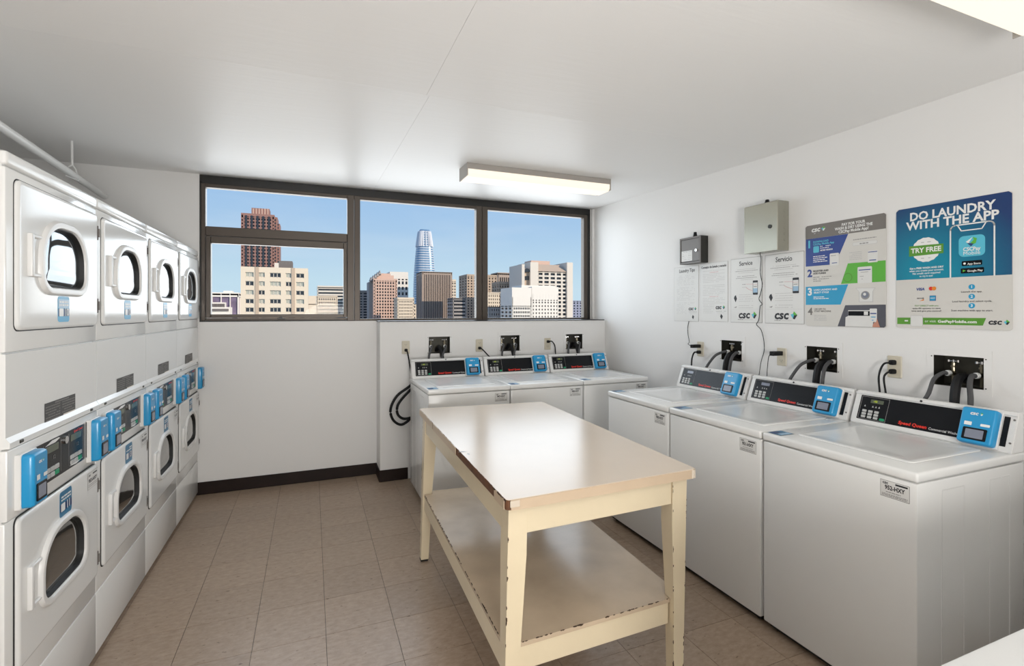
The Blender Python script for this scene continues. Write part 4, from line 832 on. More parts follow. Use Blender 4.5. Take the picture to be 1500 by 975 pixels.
# small dark lock box and metal cabinet
def cabinet(name, label, ya, yb, z0, z1, xf, body, door, feat):
    O = V((XR-0.0005, (ya+yb)/2, z0)); t = empty(name, O, 0, label, 'electrical box', None)
    w, h, d = ya-yb, z1-z0, XR-xf
    F = frame((0, w/2, 0), (0, -1, 0), (0, 0, 1))
    def bx(g, a0, a1, b0, b1, h0, h1, r=0.002): 
        p, q = F(a0, b0, h0), F(a1, b1, h1); g.rbox(min(p.x, q.x), max(p.x, q.x), min(p.y, q.y), max(p.y, q.y), p.z, q.z, r, 1); return g
    bx(G(), 0, w, 0, h, 0, d-0.006).done('box_body', body, t)
    if feat == 'small':
        g = G(); f = 0.014
        bx(g, 0, w, h-f, h, d-0.006, d); bx(g, 0, w, 0, f, d-0.006, d); bx(g, 0, f, f, h-f, d-0.006, d); bx(g, w-f, w, f, h-f, d-0.006, d); g.done('door_frame', door, t)
        dd = bx(G(), f+0.003, w-f-0.003, f+0.003, h-f-0.003, d-0.0065, d-0.003).done('box_door', door, t)
        G().cyl(F(w*0.81, h*0.47, d-0.003), F(w*0.81, h*0.47, d+0.006), 0.011, 12).done('lock', 'chrome', dd)
        P = Print(lambda a, b, k: F(a, b, d-0.0028+k), dd, 'paper_label'); P.rect('paper', f+0.006, w*0.60, f+0.008, h*0.50)
        for i in range(5): P.scribble('faint' if i % 2 else 'greyink', f+0.018, w*0.55, f+0.022+0.015*i, 0.003, 2, cov=0.5)
        P.done()
        ax, ah = 0.56*w, 0.040
    else:
        dd = bx(G(), -0.002, w+0.002, -0.002, h-0.004, d-0.0055, d).done('box_door', door, t)
        G().cyl(F(w*0.80, h*0.49, d), F(w*0.80, h*0.49, d+0.005), 0.013, 14).done('lock', 'blackmetal', dd)
        for i in range(6):
            for kk in (0.35*d,):
                p = F(w, h*(0.22+0.115*i), kk); G().cyl(p, p+V((0, -0.0012, 0)), 0.010, 12).done('knockout', door, t)
        ax, ah = 0.52*w, 0.030
    p = F(ax, h, d*0.45); G().cyl(p, p+V((0, 0, 0.012)), 0.017, 12).cyl(p+V((0, 0, 0.012)), p+V((0, 0, ah)), 0.015, 12, 0.011).done('antenna', 'rubber', t, smooth=True)
    return t
cabinet('small_lock_box', 'small dark grey lock box with a paper label on the right wall', 3.228, 2.994, 1.876, 2.086, 2.786, 'blackmetal', 'charcoal', 'small')
cabinet('metal_cabinet', 'square khaki grey metal cabinet mounted above the service notices', 2.550, 2.292, 1.890, 2.210, 2.757, 'boxgrey', 'boxgrey', 'big')
cord('thin_wire', 'thin black wire hanging from the metal cabinet between the notices', 'wire',
     [(XR-0.04, 2.48, 1.889), (XR-0.012, 2.497, 1.85), (XR-0.008, 2.506, 1.758), (XR-0.008, 2.49, 1.68), (XR-0.008, 2.505, 1.617), (XR-0.01, 2.515, 1.58), (XR-0.008, 2.49, 1.545), (XR-0.008, 2.507, 1.53), (XR-0.008, 2.518, 1.44), (XR-0.01, 2.535, 1.406),
      (XR-0.008, 2.50, 1.37), (XR-0.008, 2.478, 1.30), (XR-0.008, 2.475, 1.23), (XR-0.02, 2.49, 1.15), (XR-0.06, 2.47, 1.07), (XR-0.10, 2.46, 0.97)], 0.0022, 'rubber', n=5, seg=6)

# ------------------------------------------------------------------ folding table (slightly out of square)
T = empty('folding_table', (0.96, 2.2, 0), 0, 'cream painted wooden folding table with a lower shelf and chipped edges', 'table')
TO = V((0.96, 2.2, 0))
NL, NR, FRr, FL = V((0.570, 1.452, 0)), V((1.354, 1.477, 0)), V((1.415, 2.955, 0)), V((0.614, 3.030, 0))
def tp(s, t_, z=0.0, sh=0.0):
    p = NL*(1-s)*(1-t_)+NR*s*(1-t_)+FRr*s*t_+FL*(1-s)*t_; return V((p.x+sh, p.y, z))-TO
LX, LY = 0.79, 1.53
def rr_top(z, ins, n=4, r=0.016):
    pts = rrect(ins, LX-ins, ins, LY-ins, r, n); return [tp(a/LX, b/LY, z) for a, b in pts]
def lidded(z0, z1, ins, name, m, bevel=0.0):
    lo = rr_top(z0, ins); hi = rr_top(z1-bevel, ins); n = len(lo)
    vs = lo+hi; fs = [(i, (i+1) % n, n+(i+1) % n, n+i) for i in range(n)]+[tuple(range(n))[::-1]]
    if bevel: vs += rr_top(z1, ins+bevel); fs += [(n+i, n+(i+1) % n, 2*n+(i+1) % n, 2*n+i) for i in range(n)]+[tuple(range(2*n, 3*n))]
    else: fs.append(tuple(range(n, 2*n)))
    return G().mesh(vs, fs).done(name, m, T)
lidded(0.866, 0.8985, 0.0015, 'table_core', 'rawwood')
top = lidded(0.8985, 0.9002, 0.0, 'tabletop', 'laminate', 0.0008)
# edge banding strips (the left one is broken off between two stretches)
def band(s0, t0, s1, t1, out, m='banding', z0=0.8655, z1=0.8983):
    a, b = tp(s0, t0), tp(s1, t1); o = V(out)*0.0022; g = G()
    g.hexa([a+V((0, 0, z0)), b+V((0, 0, z0)), b+o+V((0, 0, z0)), a+o+V((0, 0, z0))], [a+V((0, 0, z1)), b+V((0, 0, z1)), b+o+V((0, 0, z1)), a+o+V((0, 0, z1))]); g.done('edge_band', m, T)
band(0.02, 0, 0.98, 0, (0, -1, 0)); band(0, 0.415, 0, 0.73, (-1, 0, 0)); band(0, 0.74, 0, 0.99, (-1, 0, 0)); band(0, 0.012, 0, 0.075, (-1, 0, 0)); band(1, 0.01, 1, 0.99, (1, 0, 0)); band(0.02, 1, 0.98, 1, (0, 1, 0))
# chips along edges: small slivers of bare wood
def chips(name, p0, p1, N1, N2, n, smin, smax, m='chip', par=T, dens=None):
    """slivers sitting on the arris p0-p1, folded over the two faces with normals N1, N2"""
    g = G(); p0, p1, N1, N2 = V(p0), V(p1), V(N1), V(N2); d = (p1-p0); Ln = d.length; d.normalize()
    for i in range(n):
        t_ = random.random() if dens is None else random.choice(dens)+random.uniform(-0.03, 0.03)
        t_ = min(0.995, max(0.005, t_)); c = p0+d*t_*Ln; l = random.uniform(smin, smax); w1, w2 = random.uniform(0.15, 0.4)*l*0.5+0.001, random.uniform(0.1, 0.35)*l*0.5+0.001
        e = 0.0006; k = 4
        for (Na, Nb, wd) in ((N1, N2, w1), (N2, N1, w2)):
            top_ = [c+d*(l*(j/k-0.5))+Na*e+Nb*e for j in range(k+1)]
            bot = [c+d*(l*(j/k-0.5))*0.9+Na*e-Nb*wd*(0.3+random.random()*0.7)*(0.2 if j in (0, k) else 1) for j in range(k+1)]
            g.mesh(top_+bot[::-1], [tuple(range(2*k+2))])
    o = g.done(name, m, par); o['kind'] = 'stuff'; return o
# legs: (s,t) corner, taper on the inner sides, whole frame leans a little to the left
LEAN = -0.020
def leg(cx, cy, fx, fy, name='leg'):
    """outer top corner at table coords (cx,cy) metres; fx,fy = +1/-1 towards the inside"""
    tw, bw = 0.068, 0.044; zt = 0.866
    def q(a, b, z, sh): return tp(a/LX, b/LY, z, sh)
    def quad(wd, z, sh, ox): return [q(cx+ox*0, cy, z, sh), q(cx+fx*wd, cy, z, sh), q(cx+fx*wd, cy+fy*wd, z, sh), q(cx, cy+fy*wd, z, sh)]
    g = G()
    g.hexa(quad(bw, 0.012, LEAN*0.98, 0), quad(tw-0.014, 0.42, LEAN*0.5, 0)); g.hexa(quad(tw-0.014, 0.42, LEAN*0.5, 0), quad(tw, 0.70, LEAN*0.2, 0)); g.hexa(quad(tw, 0.70, LEAN*0.2, 0), quad(tw, zt, 0, 0))
    bmesh.ops.remove_doubles(g.bm, verts=g.bm.verts, dist=1e-5)
    l = g.done('leg', 'paint', T)
    g = G(); a = quad(bw*0.92, 0.0, LEAN, 0); b = quad(bw, 0.0125, LEAN*0.98, 0); g.hexa(a, b); g.done('foot_cap', 'dark', l)
    return quad, l
for (cx, cy, fx, fy) in ((0.017, 0.024, 1, 1), (LX-0.030, 0.020, -1, 1), (LX-0.02, LY-0.03, -1, -1), (0.015, LY-0.04, 1, -1)):
    quad, l = leg(cx, cy, fx, fy)
    a, b = quad(0.068, 0.85, 0, 0)[0], quad(0.044, 0.03, LEAN, 0)[0]
    chips('paint_chips', a, b, (0, -1 if fy > 0 else 1, 0), (-1 if fx > 0 else 1, 0, 0), 16, 0.004, 0.022, par=l)
    if fx < 0:
        a, b = quad(0.068, 0.85, 0, 0)[1], quad(0.044, 0.03, LEAN, 0)[1]
        chips('paint_chips', a, b, (0, -1 if fy > 0 else 1, 0), (-1, 0, 0), 16, 0.004, 0.026, par=l)
def rail(name, a0, b0, a1, b1, z0, z1, sh0=0.0, m='paint'):
    sh = lambda z: sh0 if sh0 is not None else 0
    Q = [(a0, b0), (a1, b0), (a1, b1), (a0, b1)]; L0 = LEAN*(0.87-z0)/0.87; L1 = LEAN*(0.87-z1)/0.87
    g = G(); g.hexa([tp(a/LX, b/LY, z0, L0) for a, b in Q], [tp(a/LX, b/LY, z1, L1) for a, b in Q])
    bmesh.ops.bevel(g.bm, geom=g.bm.edges[:], offset=0.0015, segments=1, affect='EDGES'); return g.done(name, m, T)
rail('apron', 0.085, 0.026, LX-0.099, 0.050, 0.772, 0.865); rail('apron', 0.020, 0.092, 0.044, LY-0.108, 0.772, 0.865)
rail('apron', LX-0.050, 0.088, LX-0.026, LY-0.098, 0.772, 0.865); rail('apron', 0.085, LY-0.070, LX-0.09, LY-0.046, 0.772, 0.865)
rail('shelf_rail', 0.070, 0.045, LX-0.088, 0.066, 0.312, 0.393); rail('shelf_rail', 0.024, 0.078, 0.046, LY-0.100, 0.312, 0.393)
rail('shelf_rail', LX-0.056, 0.078, LX-0.034, LY-0.09, 0.312, 0.393); rail('shelf_rail', 0.070, LY-0.085, LX-0.08, LY-0.062, 0.312, 0.393)
L1 = LEAN*0.52
def octa(z, e=0.0):
    P_ = [(0.068, 0.040+e), (LX-0.086, 0.040+e), (LX-0.086, 0.075), (LX-0.030-e, 0.075), (LX-0.030-e, LY-0.098), (LX-0.078, LY-0.098), (LX-0.078, LY-0.058), (0.068, LY-0.058), (0.068, LY-0.108), (0.021+e, LY-0.108), (0.021+e, 0.078), (0.068, 0.078)]
    return [tp(a/LX, b/LY, z, L1) for a, b in P_]
n = 12
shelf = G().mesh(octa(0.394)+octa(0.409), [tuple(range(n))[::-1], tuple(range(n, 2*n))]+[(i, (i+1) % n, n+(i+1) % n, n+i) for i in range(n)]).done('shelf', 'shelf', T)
a, b = tp(0.03, 0.055, 0.409, L1), tp(0.03, 0.925, 0.409, L1)
a = tp(0.021/LX, 0.09/LY, 0.409, L1); b = tp(0.021/LX, (LY-0.12)/LY, 0.409, L1)
chips('paint_chips', a, b, (0, 0, 1), (-1, 0, 0), 70, 0.006, 0.030, par=shelf)
a = tp(0.075/LX, 0.040/LY, 0.409, L1); b = tp((LX-0.09)/LX, 0.040/LY, 0.409, L1)
chips('paint_chips', a, b, (0, 0, 1), (0, -1, 0), 26, 0.004, 0.022, par=shelf)
# chips and scuffs of the top edge
a, b = tp(0, 0.0, 0.898), tp(0, 0.10, 0.898)
chips('edge_chips', a-V((0.0022, 0, 0)), b-V((0.0022, 0, 0)), (0, 0, 1), (-1, 0, 0), 18, 0.006, 0.02, par=top)
a, b = tp(0.0, 0.0, 0.8995), tp(0.0, 0.98, 0.8995)
chips('edge_chips', a, b, (0, 0, 1), (-1, 0, 0), 60, 0.006, 0.026, m='rawwood', par=top)
g = G()
for (s, t_, dx, dy) in ((0.012, 0.365, 0.022, 0.010), (0.03, 0.34, 0.006, 0.016)):
    c = tp(s, t_, 0.9004); g.mesh([c+V((-dx, 0, 0)), c+V((0, -dy, 0)), c+V((dx, 0, 0)), c+V((0, dy*0.6, 0))], [(0, 1, 2, 3)])
g.done('surface_chip', 'greyink', top)
g = G(); c0 = tp(0.0, 0.0, 0.0)
g.rbox(c0.x+0.012, c0.x+0.045, c0.y-0.0032, c0.y-0.0018, 0.876, 0.897, 0.001, 1); g.done('corner_scuff', 'whitewear', top)
c1 = tp(1.0, 0.0, 0.0); g = G(); g.cyl((c1.x-0.016, c1.y+0.014, 0.8665), (c1.x-0.016, c1.y+0.014, 0.8975), 0.0190, 12); g.done('corner_scuff', 'whitewear', top)

# ------------------------------------------------------------------ white counter in the near right corner
t = empty('white_counter', (1.8, 0.1, 0), 0, 'white counter corner at the bottom right edge of the photo', 'counter')
G().rbox(-0.98, 1.05, -0.35, 0.387, 0.885, 0.920, 0.006, 2).done('countertop', 'enamel', t, smooth=True)
G().rbox(-0.95, 1.03, -0.32, 0.365, 0.08, 0.885, 0.004, 1).done('counter_body', 'enamel', t)
G().box(-0.93, 1.02, -0.30, 0.34, 0.0, 0.08).done('plinth', 'dark', t)

# ------------------------------------------------------------------ white pipe on a hanger above the dryers
t = empty('ceiling_pipe', (-1.377, 3.106, 2.38), 0, 'white pipe hung from the ceiling above the stacked dryers', 'pipe')
O = V((-1.377, 3.106, 2.38)); p0, p1 = V((-1.377, 3.106, 2.38)), V((-1.465, 4.60, 2.38)); d = (p1-p0).normalized()
G().cyl(p0-d*3.0-O, p1+d*0.095-O, 0.022, 18).done('pipe', 'plastic', t, smooth=True)
hp = p0+d*0.92; g = G()
g.cyl(hp+V((0, 0, 0.055))-O, V((hp.x, hp.y, zc(hp.y)))-O, 0.007, 8)
hk = g.done('hanger_rod', 'plastic', t, smooth=True)
g = G()
for s in (-1, 1): g.tube([hp+V((0, 0, 0.062))-O, hp+V((s*0.012, s*0.020, 0.04))-O, hp+V((s*0.012, s*0.062, -0.024))-O], 0.0045, 6)
g.cyl(hp+V((0.012, 0.062, -0.024))-O, hp+V((-0.012, -0.062, -0.024))-O, 0.0045, 6); g.done('hanger_clip', 'plastic', t, smooth=True)

# ------------------------------------------------------------------ the city beyond the window
CT, ST = math.cos(YAW), math.sin(YAW)
def at(u, v, D):
    """world x, z of photo pixel (u, v) on the plane y = D"""
    a = (u-750)/FPX; b = (455.9-v)/FPX; dx, dy = a*CT+ST, CT-a*ST
    return D*dx/dy, CAM_Z+D*b/dy
M['cream_stone'] = mat('cream_stone', (0.72, 0.60, 0.46), 0.8); M['pale_stone'] = mat('pale_stone', (0.72, 0.65, 0.56), 0.8)
M['white_stone'] = mat('white_stone', (0.80, 0.74, 0.66), 0.8); M['pink_stone'] = mat('pink_granite', (0.62, 0.42, 0.33), 0.7)
M['red_granite'] = mat('red_brown_granite', (0.30, 0.155, 0.125), 0.6); M['brown_metal'] = mat('brown_metal_fins', (0.40, 0.31, 0.25), 0.6)
M['grey_stone'] = mat('grey_stone', (0.36, 0.33, 0.31), 0.8); M['tan_stone'] = mat('tan_stone', (0.50, 0.38, 0.28), 0.8)
M['city_glass'] = mat('dark_city_glass', (0.03, 0.035, 0.045), 0.15); M['blue_glass'] = mat('blue_tower_glass', (0.16, 0.28, 0.42), 0.3, metal=0.3)
M['tower_fins'] = mat('white_tower_fins', (0.62, 0.64, 0.68), 0.5); M['pane_pale'] = mat('pale_curtained_pane', (0.42, 0.42, 0.36), 0.3)
M['mural'] = mat('purple_green_mural', (0.22, 0.17, 0.26), 0.8, noise=0.5, nscale=0.3); M['roofgrey'] = mat('roof_grey', (0.16, 0.14, 0.13), 0.8)
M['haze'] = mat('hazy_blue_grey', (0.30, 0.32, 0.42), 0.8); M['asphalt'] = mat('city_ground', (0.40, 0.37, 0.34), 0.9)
ZG = -75.0
struct(G().box(-1500, 2500, 30, 2500, ZG-1, ZG).done('city_ground', 'asphalt'))
gc = 'downtown buildings beyond the window'
def building(label, u0, u1, v, D, depth, wallm, cols, rows, vb=470, pier=0.35, span=0.45, proud=0.5, glass='city_glass', topband=0.06, side_cols=3, name='building'):
    x0, zt = at(u0, v, D); x1, _ = at(u1, v, D); xm, zt = at((u0+u1)/2, v, D); _, zb = at((u0+u1)/2, vb, D); zb -= 2
    t = empty(name, ((x0+x1)/2, D, ZG), 0, label, 'building', gc); O = V(((x0+x1)/2, D, ZG))
    a0, a1 = x0-O.x, x1-O.x; Z1 = zt-ZG; Z0 = zb-ZG
    G().box(a0+proud, a1-proud, proud, depth-proud, 0, Z1-0.5).done('glass_core', glass, t)
    g = G(); g.box(a0, a1, 0, depth, Z0-(Z1-Z0)*0.1, Z0); g.box(a0+0.02, a1-0.02, 0.02, depth-0.02, 0, Z0-(Z1-Z0)*0.1)
    W_ = a1-a0; H = Z1-Z0; tb = topband*H
    for i in range(rows+1):
        zz = Z0+(H-tb)*i/rows; hh = span*(H-tb)/rows
        g.box(a0, a1, 0, depth, zz-hh/2, zz+hh/2)
    g.box(a0, a1, 0, depth, Z1-tb, Z1)
    cw = W_/cols; pw = pier*cw
    for i in range(cols+1):
        xx = a0+cw*i; g.box(max(a0, xx-pw/2), min(a1, xx+pw/2), -0.02, 0.6*proud+0.2, Z0, Z1-tb*0.5)
    for i in range(side_cols+1):
        yy = depth*i/side_cols; sw = pier*depth/side_cols
        for (sx0, sx1) in ((a0-0.02, a0+proud), (a1-proud, a1+0.02)): g.box(sx0, sx1, max(0, yy-sw/2), min(depth, yy+sw/2), Z0, Z1-tb*0.5)
    o = g.done('facade_grid', wallm, t); o['kind'] = 'stuff'
    return t, O, a0, a1, Z0, Z1
def addbox(t, O, name, u0, u1, v0, v1, D, depth, m, off=0.0):
    x0, zt = at(u0, v0, D); x1, _ = at(u1, v0, D); _, zb = at((u0+u1)/2, v1, D); _, zt = at((u0+u1)/2, v0, D)
    return G().box(x0-O.x, x1-O.x, off, off+depth, 0 if v1 >= 465 else zb-ZG, zt-ZG).done(name, m, t)
# dark red granite tower
D = 520; t, O, a0, a1, Z0, Z1 = building('tall dark red granite tower behind the beige apartment block', 353, 402, 313, D, 26, 'red_granite', 12, 17, vb=400, pier=0.42, span=0.42, proud=1.6, side_cols=5)
addbox(t, O, 'stepped_wing', 396, 406, 317, 470, D, 22, 'red_granite', 3); addbox(t, O, 'stepped_wing', 404, 409.5, 326, 470, D, 18, 'red_granite', 6)
g = G()
for i in range(24):
    for uu in (398.5, 402.5, 406.2):
        x, z = at(uu, 320+i*4.6+(6 if uu > 404 else 0), D); g.box(x-O.x-0.9, x-O.x+0.9, 2.9 if uu < 404 else 5.9, 3.2 if uu < 404 else 6.2, z-ZG-1.9, z-ZG)
o = g.done('side_windows', 'city_glass', t); o['kind'] = 'stuff'
addbox(t, O, 'penthouse', 367.5, 394, 303.5, 314, D, 16, 'red_granite', 5)
g = G()
for i in range(6): x, z = at(369.5+i*4.3, 304, D); x2, z2 = at(371+i*4.3, 313, D); g.box(x-O.x, x2-O.x, 4.7, 5.3, z2-ZG, z-ZG)
o = g.done('penthouse_ribs', 'pink_stone', t); o['kind'] = 'stuff'
# dark vertical recesses between the bays
g = G()
for i in range(5):
    x, z = at(360.5+i*8.4, 313, D); g.box(x-O.x-0.9, x-O.x+0.9, -0.25, 0.1, Z0, Z1-2)
o = g.done('bay_recesses', 'city_glass', t); o['kind'] = 'stuff'
# beige apartment block with separate windows
D = 115; u0, u1 = 352.5, 451.3; x0, zt = at(u0, 390.5, D); x1, zt1 = at(u1, 392.5, D); zt = (zt+zt1)/2
t = empty('building', ((x0+x1)/2, D, ZG), 0, 'beige apartment block with five rows of windows, nearest the window', 'building', gc); O = V(((x0+x1)/2, D, ZG))
colsU = ((359.5, 371.5), (378.7, 387.7), (395.4, 411.3), (418.5, 427.4), (433.8, 445.4)); rowsV = (402.8, 415.6, 428.5, 441.3, 453.6, 466)
wx = [(at(a, 430, D)[0]-O.x, at(b, 430, D)[0]-O.x) for a, b in colsU]; wz = [(at(402, v+3.4, D)[1]-ZG, at(402, v-3.4, D)[1]-ZG) for v in rowsV]
Fz = lambda a, b, h: V((a, -h, b))
wall_ = wall_with_holes('apartment_facade', [x0-O.x, x1-O.x], [wz[-1][0]-4, zt-ZG], [(a, b, c, d_) for a, b in wx for c, d_ in wz], Fz, 0.5, 'cream_stone', t)
G().box(x0-O.x, x1-O.x, 0.52, 16, 0, zt-ZG-0.3).done('apartment_body', 'cream_stone', t)
for i, (a, b) in enumerate(wx):
    for j, (c, d_) in enumerate(wz[:5]):
        pm = 'pane_pale' if (i*7+j*3) % 5 < 3 and j != 4 else 'city_glass'
        f = G().box(a, b, 0.30, 0.36, c, d_).done('window_pane', pm, t); nb = 2 if i != 2 else 3
        g = G()
        for k in range(nb+1): xx = a+(b-a)*k/nb; g.box(xx-0.05, xx+0.05, 0.22, 0.30, c, d_)
        g.box(a, b, 0.22, 0.30, c, c+0.10).box(a, b, 0.22, 0.30, d_-0.10, d_); g.done('window_frame', 'pale_stone', f)
for u in (376.5, 429.5): a = at(u, 400, D)[0]-O.x; G().box(a-0.35, a+0.35, -0.12, 0.0, wz[-1][0], zt-ZG).done('pilaster', 'tan_stone', t)
addbox(t, O, 'rooftop_shed', 407, 427.5, 380, 391.5, D, 5, 'roofgrey', 3); addbox(t, O, 'rooftop_shed', 400.5, 407, 383, 391.5, D, 4, 'pale_stone', 3)
# low white building with mural, at left
D = 170; t, O, a0, a1, Z0, Z1 = building('low white building with a purple and green wall at the far left', 297, 350, 428, D, 14, 'white_stone', 4, 1, pier=0.1, span=0.1, topband=0.08, proud=0.4, glass='mural')
addbox(t, O, 'front_wing', 297, 334, 443, 453, D, 3, 'white_stone', -6); addbox(t, O, 'front_wing', 297, 346, 450, 470, D, 4, 'white_stone', -12)
g = G()
for i in range(9): x, z = at(312+i*2.6, 448, D); g.box(x-O.x-0.2, x-O.x+0.2, -6.3, -5.9, z-ZG-1.0, z-ZG+0.6)
x, z = at(309, 453.5, D); x2, _ = at(344, 453.5, D); g.box(x-O.x, x2-O.x, -12.2, -11.9, z-ZG-0.45, z-ZG+0.25); o = g.done('dark_openings', 'roofgrey', t); o['kind'] = 'stuff'
addbox(t, O, 'rooftop_unit', 324, 337, 425, 428.5, D, 4, 'white_stone', 4)
# right side of the left window
building('pale banded office building at the right of the left window', 465, 506, 418.5, 340, 20, 'pale_stone', 1, 11, pier=0.03, span=0.5)
building('warm cream building with a grid of small windows in the left window', 463.5, 494.5, 433, 260, 12, 'cream_stone', 10, 8, pier=0.5, span=0.5)
building('small plain cream building right of the beige apartment block', 449, 463, 445, 200, 10, 'cream_stone', 2, 1, pier=0.95, span=0.9)
# middle window
building('grey striped office block at the left edge of the middle window', 520, 543, 425, 330, 14, 'grey_stone', 2, 12, pier=0.15, span=0.45)
t, O, a0, a1, Z0, Z1 = building('stepped pinkish brown tower with dormered top', 547, 582, 408, 300, 20, 'pink_stone', 9, 14, pier=0.42, span=0.42, proud=0.9, side_cols=5)
addbox(t, O, 'stepped_top', 553, 578, 402.5, 409, 300, 14, 'pink_stone', 3); addbox(t, O, 'stepped_top', 560, 574, 399.5, 403, 300, 10, 'pink_stone', 5); addbox(t, O, 'stepped_wing', 542, 549, 412, 470, 300, 12, 'grey_stone', 6)
g = G()
for i in range(5):
    x, z = at(544.5+i*3.2, 411-i*2.4, 300); g.mesh([(x-O.x-0.8, 2, z-ZG), (x-O.x+0.8, 2, z-ZG), (x-O.x, 2, z-ZG+2.4), (x-O.x-0.8, 8, z-ZG), (x-O.x+0.8, 8, z-ZG), (x-O.x, 8, z-ZG+2.4)], [(0, 1, 2), (3, 5, 4), (0, 2, 5, 3), (1, 4, 5, 2)])
o = g.done('roof_gables', 'grey_stone', t); o['kind'] = 'stuff'
t, O, a0, a1, Z0, Z1 = building('white office tower with dark square windows behind the stepped pink tower', 571, 598, 398, 420, 20, 'white_stone', 5, 8, pier=0.45, span=0.45, topband=0.16)
building('cream block with a grid of small windows left of the glass tower', 582, 606.5, 435.5, 272, 12, 'cream_stone', 11, 8, pier=0.5, span=0.5, topband=0.1)
# tapering glass tower
D = 900; t = empty('tapering_glass_tower', (at(625, 400, D)[0], D, ZG), 0, 'tall tapering glass tower with a rounded top in the middle window', 'building', gc); O = V((at(625, 400, D)[0], D, ZG))
prof = [(470, 16.4), (440, 16.3), (415, 15.7), (395, 14.8), (375, 13.2), (360, 11.7), (350, 10.4), (342, 9.3), (337, 8.4), (334.5, 7.2)]
sc = D/FPX*1.14
def tower(zf, rs, name, m, jj=0):
    vs, fs = [], []; n = 28
    for (v, hw) in prof:
        z = at(625, v, D)[1]-ZG; r_ = hw*sc*rs
        for k in range(n):
            a = 2*math.pi*k/n; c, s = math.cos(a), math.sin(a); e = 0.62; X = math.copysign(abs(c)**e, c)*r_; Y = math.copysign(abs(s)**e, s)*r_; vs.append((X*0.88, Y*0.88+20, z))
    for i in range(len(prof)-1):
        for k in range(n): fs.append((i*n+k, i*n+(k+1) % n, (i+1)*n+(k+1) % n, (i+1)*n+k))
    fs.append(tuple((len(prof)-1)*n+k for k in range(n))); return G().mesh(vs, fs).done(name, m, t, smooth=False)
tower(0, 0.97, 'glass_shell', 'blue_glass')
def wat(v):
    for (v0, h0), (v1, h1) in zip(prof[:-1], prof[1:]):
        if v1 <= v <= v0: return h0+(h1-h0)*(v0-v)/(v0-v1)
    return prof[-1][1]
g = G(); n = 28
for i in range(38):
    v = 468-i*3.5
    if v < 336: break
    z = at(625, v, D)[1]-ZG; r_ = wat(v)*sc; ring = []
    for k in range(n):
        a = 2*math.pi*k/n; c, s = math.cos(a), math.sin(a); e = 0.62; ring.append((math.copysign(abs(c)**e, c)*r_*0.88, math.copysign(abs(s)**e, s)*r_*0.88+20))
    g.mesh([(x, y, z) for x, y in ring]+[(x, y, z+1.6) for x, y in ring], [(k, (k+1) % n, n+(k+1) % n, n+k) for k in range(n)]+[tuple(range(n)), tuple(range(n, 2*n))])
o = g.done('floor_bands', 'tower_fins', t); o['kind'] = 'stuff'
g = G(); lo = [(x, y) for x, y in ring]
for (va, vb_) in ((359, 335),):
    for k in range(n):
        a = 2*math.pi*k/n; c, s = math.cos(a), math.sin(a); e = 0.62; pts = []
        for v in (360, 350, 342, 337):
            r_ = wat(v)*sc*1.01; pts.append(V((math.copysign(abs(c)**e, c)*r_*0.88, math.copysign(abs(s)**e, s)*r_*0.88+20, at(625, v, D)[1]-ZG)))
        g.tube(pts, 1.3, 4)
o = g.done('crown_fins', 'tower_fins', t); o['kind'] = 'stuff'
building('brown office slab with tall vertical stripes in front of the glass tower', 618, 662.5, 398, 380, 22, 'brown_metal', 17, 1, pier=0.55, span=0.05, topband=0.03, proud=0.9)
building('slim cream tower just right of the brown striped slab', 655, 668, 409, 520, 16, 'cream_stone', 4, 14, pier=0.45, span=0.45)
building('low banded office block left of the second mullion', 663.5, 683, 436, 300, 14, 'grey_stone', 1, 7, pier=0.05, span=0.5)
building('tan stone tower half hidden by the second mullion', 684, 728, 402, 330, 20, 'tan_stone', 10, 17, pier=0.55, span=0.5, topband=0.05)
t, O, a0, a1, Z0, Z1 = building('dark brown ribbed tower right of the second mullion', 729, 755, 400.5, 360, 16, 'brown_metal', 9, 1, pier=0.4, span=0.1, topband=0.03, proud=0.8)
building('stepped tan building below the ribbed tower in the right window', 731, 764, 412.5, 300, 14, 'tan_stone', 9, 12, pier=0.55, span=0.5, topband=0.08)
building('lower cream building with small windows beside the second mullion', 706, 742, 428, 255, 12, 'cream_stone', 12, 9, pier=0.55, span=0.5)
building('shaded grey block at the foot of the right window', 716, 752, 449, 222, 8, 'grey_stone', 11, 4, pier=0.6, span=0.5)
t = empty('building', (at(745, 440, 235)[0], 235, ZG), 0, 'dark brown curved block left of the white office building', 'building', gc); O = V((at(745, 440, 235)[0], 235, ZG))
rr_ = (at(753, 440, 235)[0]-at(739, 440, 235)[0])*0.62; zt = at(745, 429, 235)[1]-ZG
G().cyl((0, rr_, 0), (0, rr_, zt), rr_, 24).done('curved_body', 'brown_metal', t)
g = G()
for i in range(8):
    z = zt-2-i*1.9; g.cyl((0, rr_, z-0.5), (0, rr_, z+0.3), rr_+0.12, 24)
o = g.done('window_bands', 'city_glass', t); o['kind'] = 'stuff'
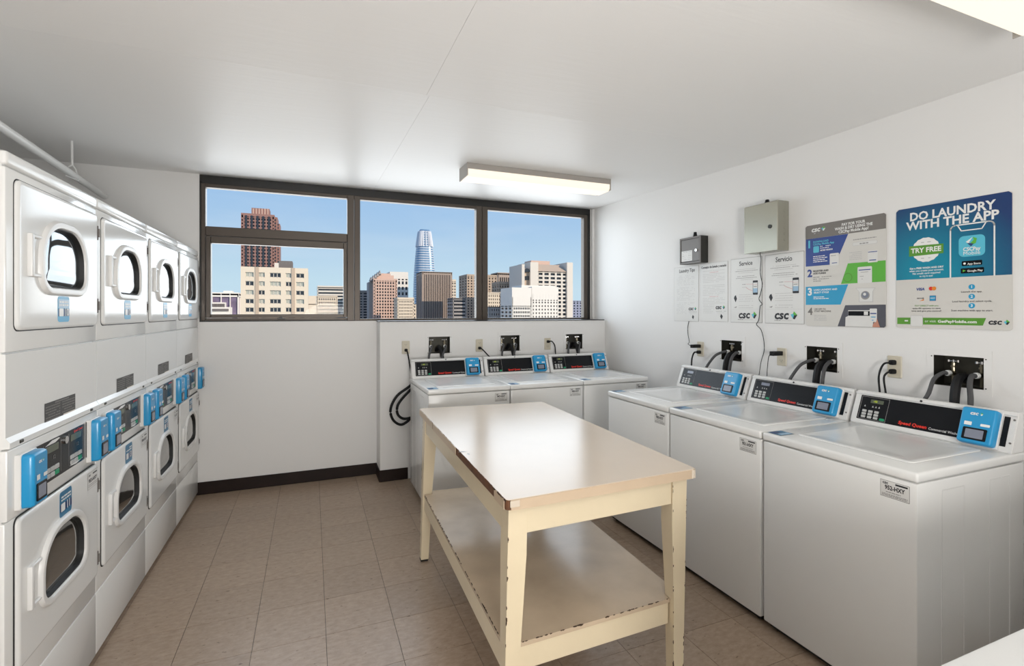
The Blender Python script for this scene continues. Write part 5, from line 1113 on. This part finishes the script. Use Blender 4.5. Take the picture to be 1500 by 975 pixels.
# big cream tower at right
D = 270; t, O, a0, a1, Z0, Z1 = building('large cream tower with a sloped roof panel in the right window', 787, 832, 397, D, 26, 'pale_stone', 5, 13, pier=0.28, span=0.42, topband=0.02, proud=0.9)
addbox(t, O, 'corner_pylon', 763.5, 767.5, 387, 470, D, 20, 'pale_stone', -1); addbox(t, O, 'corner_pylon', 776, 787.5, 384, 470, D, 20, 'pale_stone', -1)
addbox(t, O, 'corner_pylon', 829.5, 838, 384.5, 470, D, 22, 'pale_stone', -1); addbox(t, O, 'penthouse', 786, 814, 380, 386, D, 10, 'pink_stone', 8)
x0_, z0_ = at(787.5, 397, D); x1_, _ = at(830, 397, D); x2_, z1_ = at(791, 386, D); x3_, _ = at(824, 386, D)
G().mesh([(x0_-O.x, -0.8, z0_-ZG), (x1_-O.x, -0.8, z0_-ZG), (x3_-O.x, 4.5, z1_-ZG), (x2_-O.x, 4.5, z1_-ZG), (x0_-O.x, 14, z0_-ZG), (x1_-O.x, 14, z0_-ZG), (x3_-O.x, 9, z1_-ZG), (x2_-O.x, 9, z1_-ZG)],
         [(0, 1, 2, 3), (4, 7, 6, 5), (0, 3, 7, 4), (1, 5, 6, 2), (3, 2, 6, 7), (0, 4, 5, 1)]).done('sloped_roof', 'tan_stone', t)
addbox(t, O, 'recessed_bay', 767, 777, 393, 470, D, 16, 'tan_stone', 1)
x0_, z0_ = at(767.5, 398, D); x1_, _ = at(776, 398, D); c_ = (x0_+x1_)/2-O.x; r_ = (x1_-x0_)/2
G().mesh([(c_+r_*math.cos(math.pi*k/12), -0.2 if s == 0 else 1.0, z0_-ZG+r_*1.1*math.sin(math.pi*k/12)) for s in (0, 1) for k in range(13)], [tuple(range(13)), tuple(range(13, 26))]+[(k, k+1, 14+k, 13+k) for k in range(12)]).done('arched_window', 'city_glass', t)
g = G()
for i in range(4): x, z = at(768.5+i*2.1, 404, D); g.box(x-O.x-0.25, x-O.x+0.25, 0.6, 1.1, z-ZG-2.4, z-ZG)
o = g.done('bay_windows', 'city_glass', t); o['kind'] = 'stuff'
# white office building in front of it
D = 200; t, O, a0, a1, Z0, Z1 = building('white office building in front of the large cream tower', 779, 818, 420, D, 16, 'white_stone', 9, 7, pier=0.55, span=0.55, topband=0.36, proud=0.5)
addbox(t, O, 'roof_block', 768, 818, 417.5, 421, D, 12, 'white_stone', 3)
t2, O2, *_ = building('left wing of the white office building with brown window bands', 750, 778.6, 421, 200, 14, 'white_stone', 11, 5, pier=0.3, span=0.45, topband=0.50, proud=0.4)
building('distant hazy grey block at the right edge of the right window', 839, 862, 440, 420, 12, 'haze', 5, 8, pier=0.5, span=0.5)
building('distant cream block seen low beside the glass tower', 600, 612, 445, 480, 10, 'cream_stone', 4, 5, pier=0.5, span=0.5)
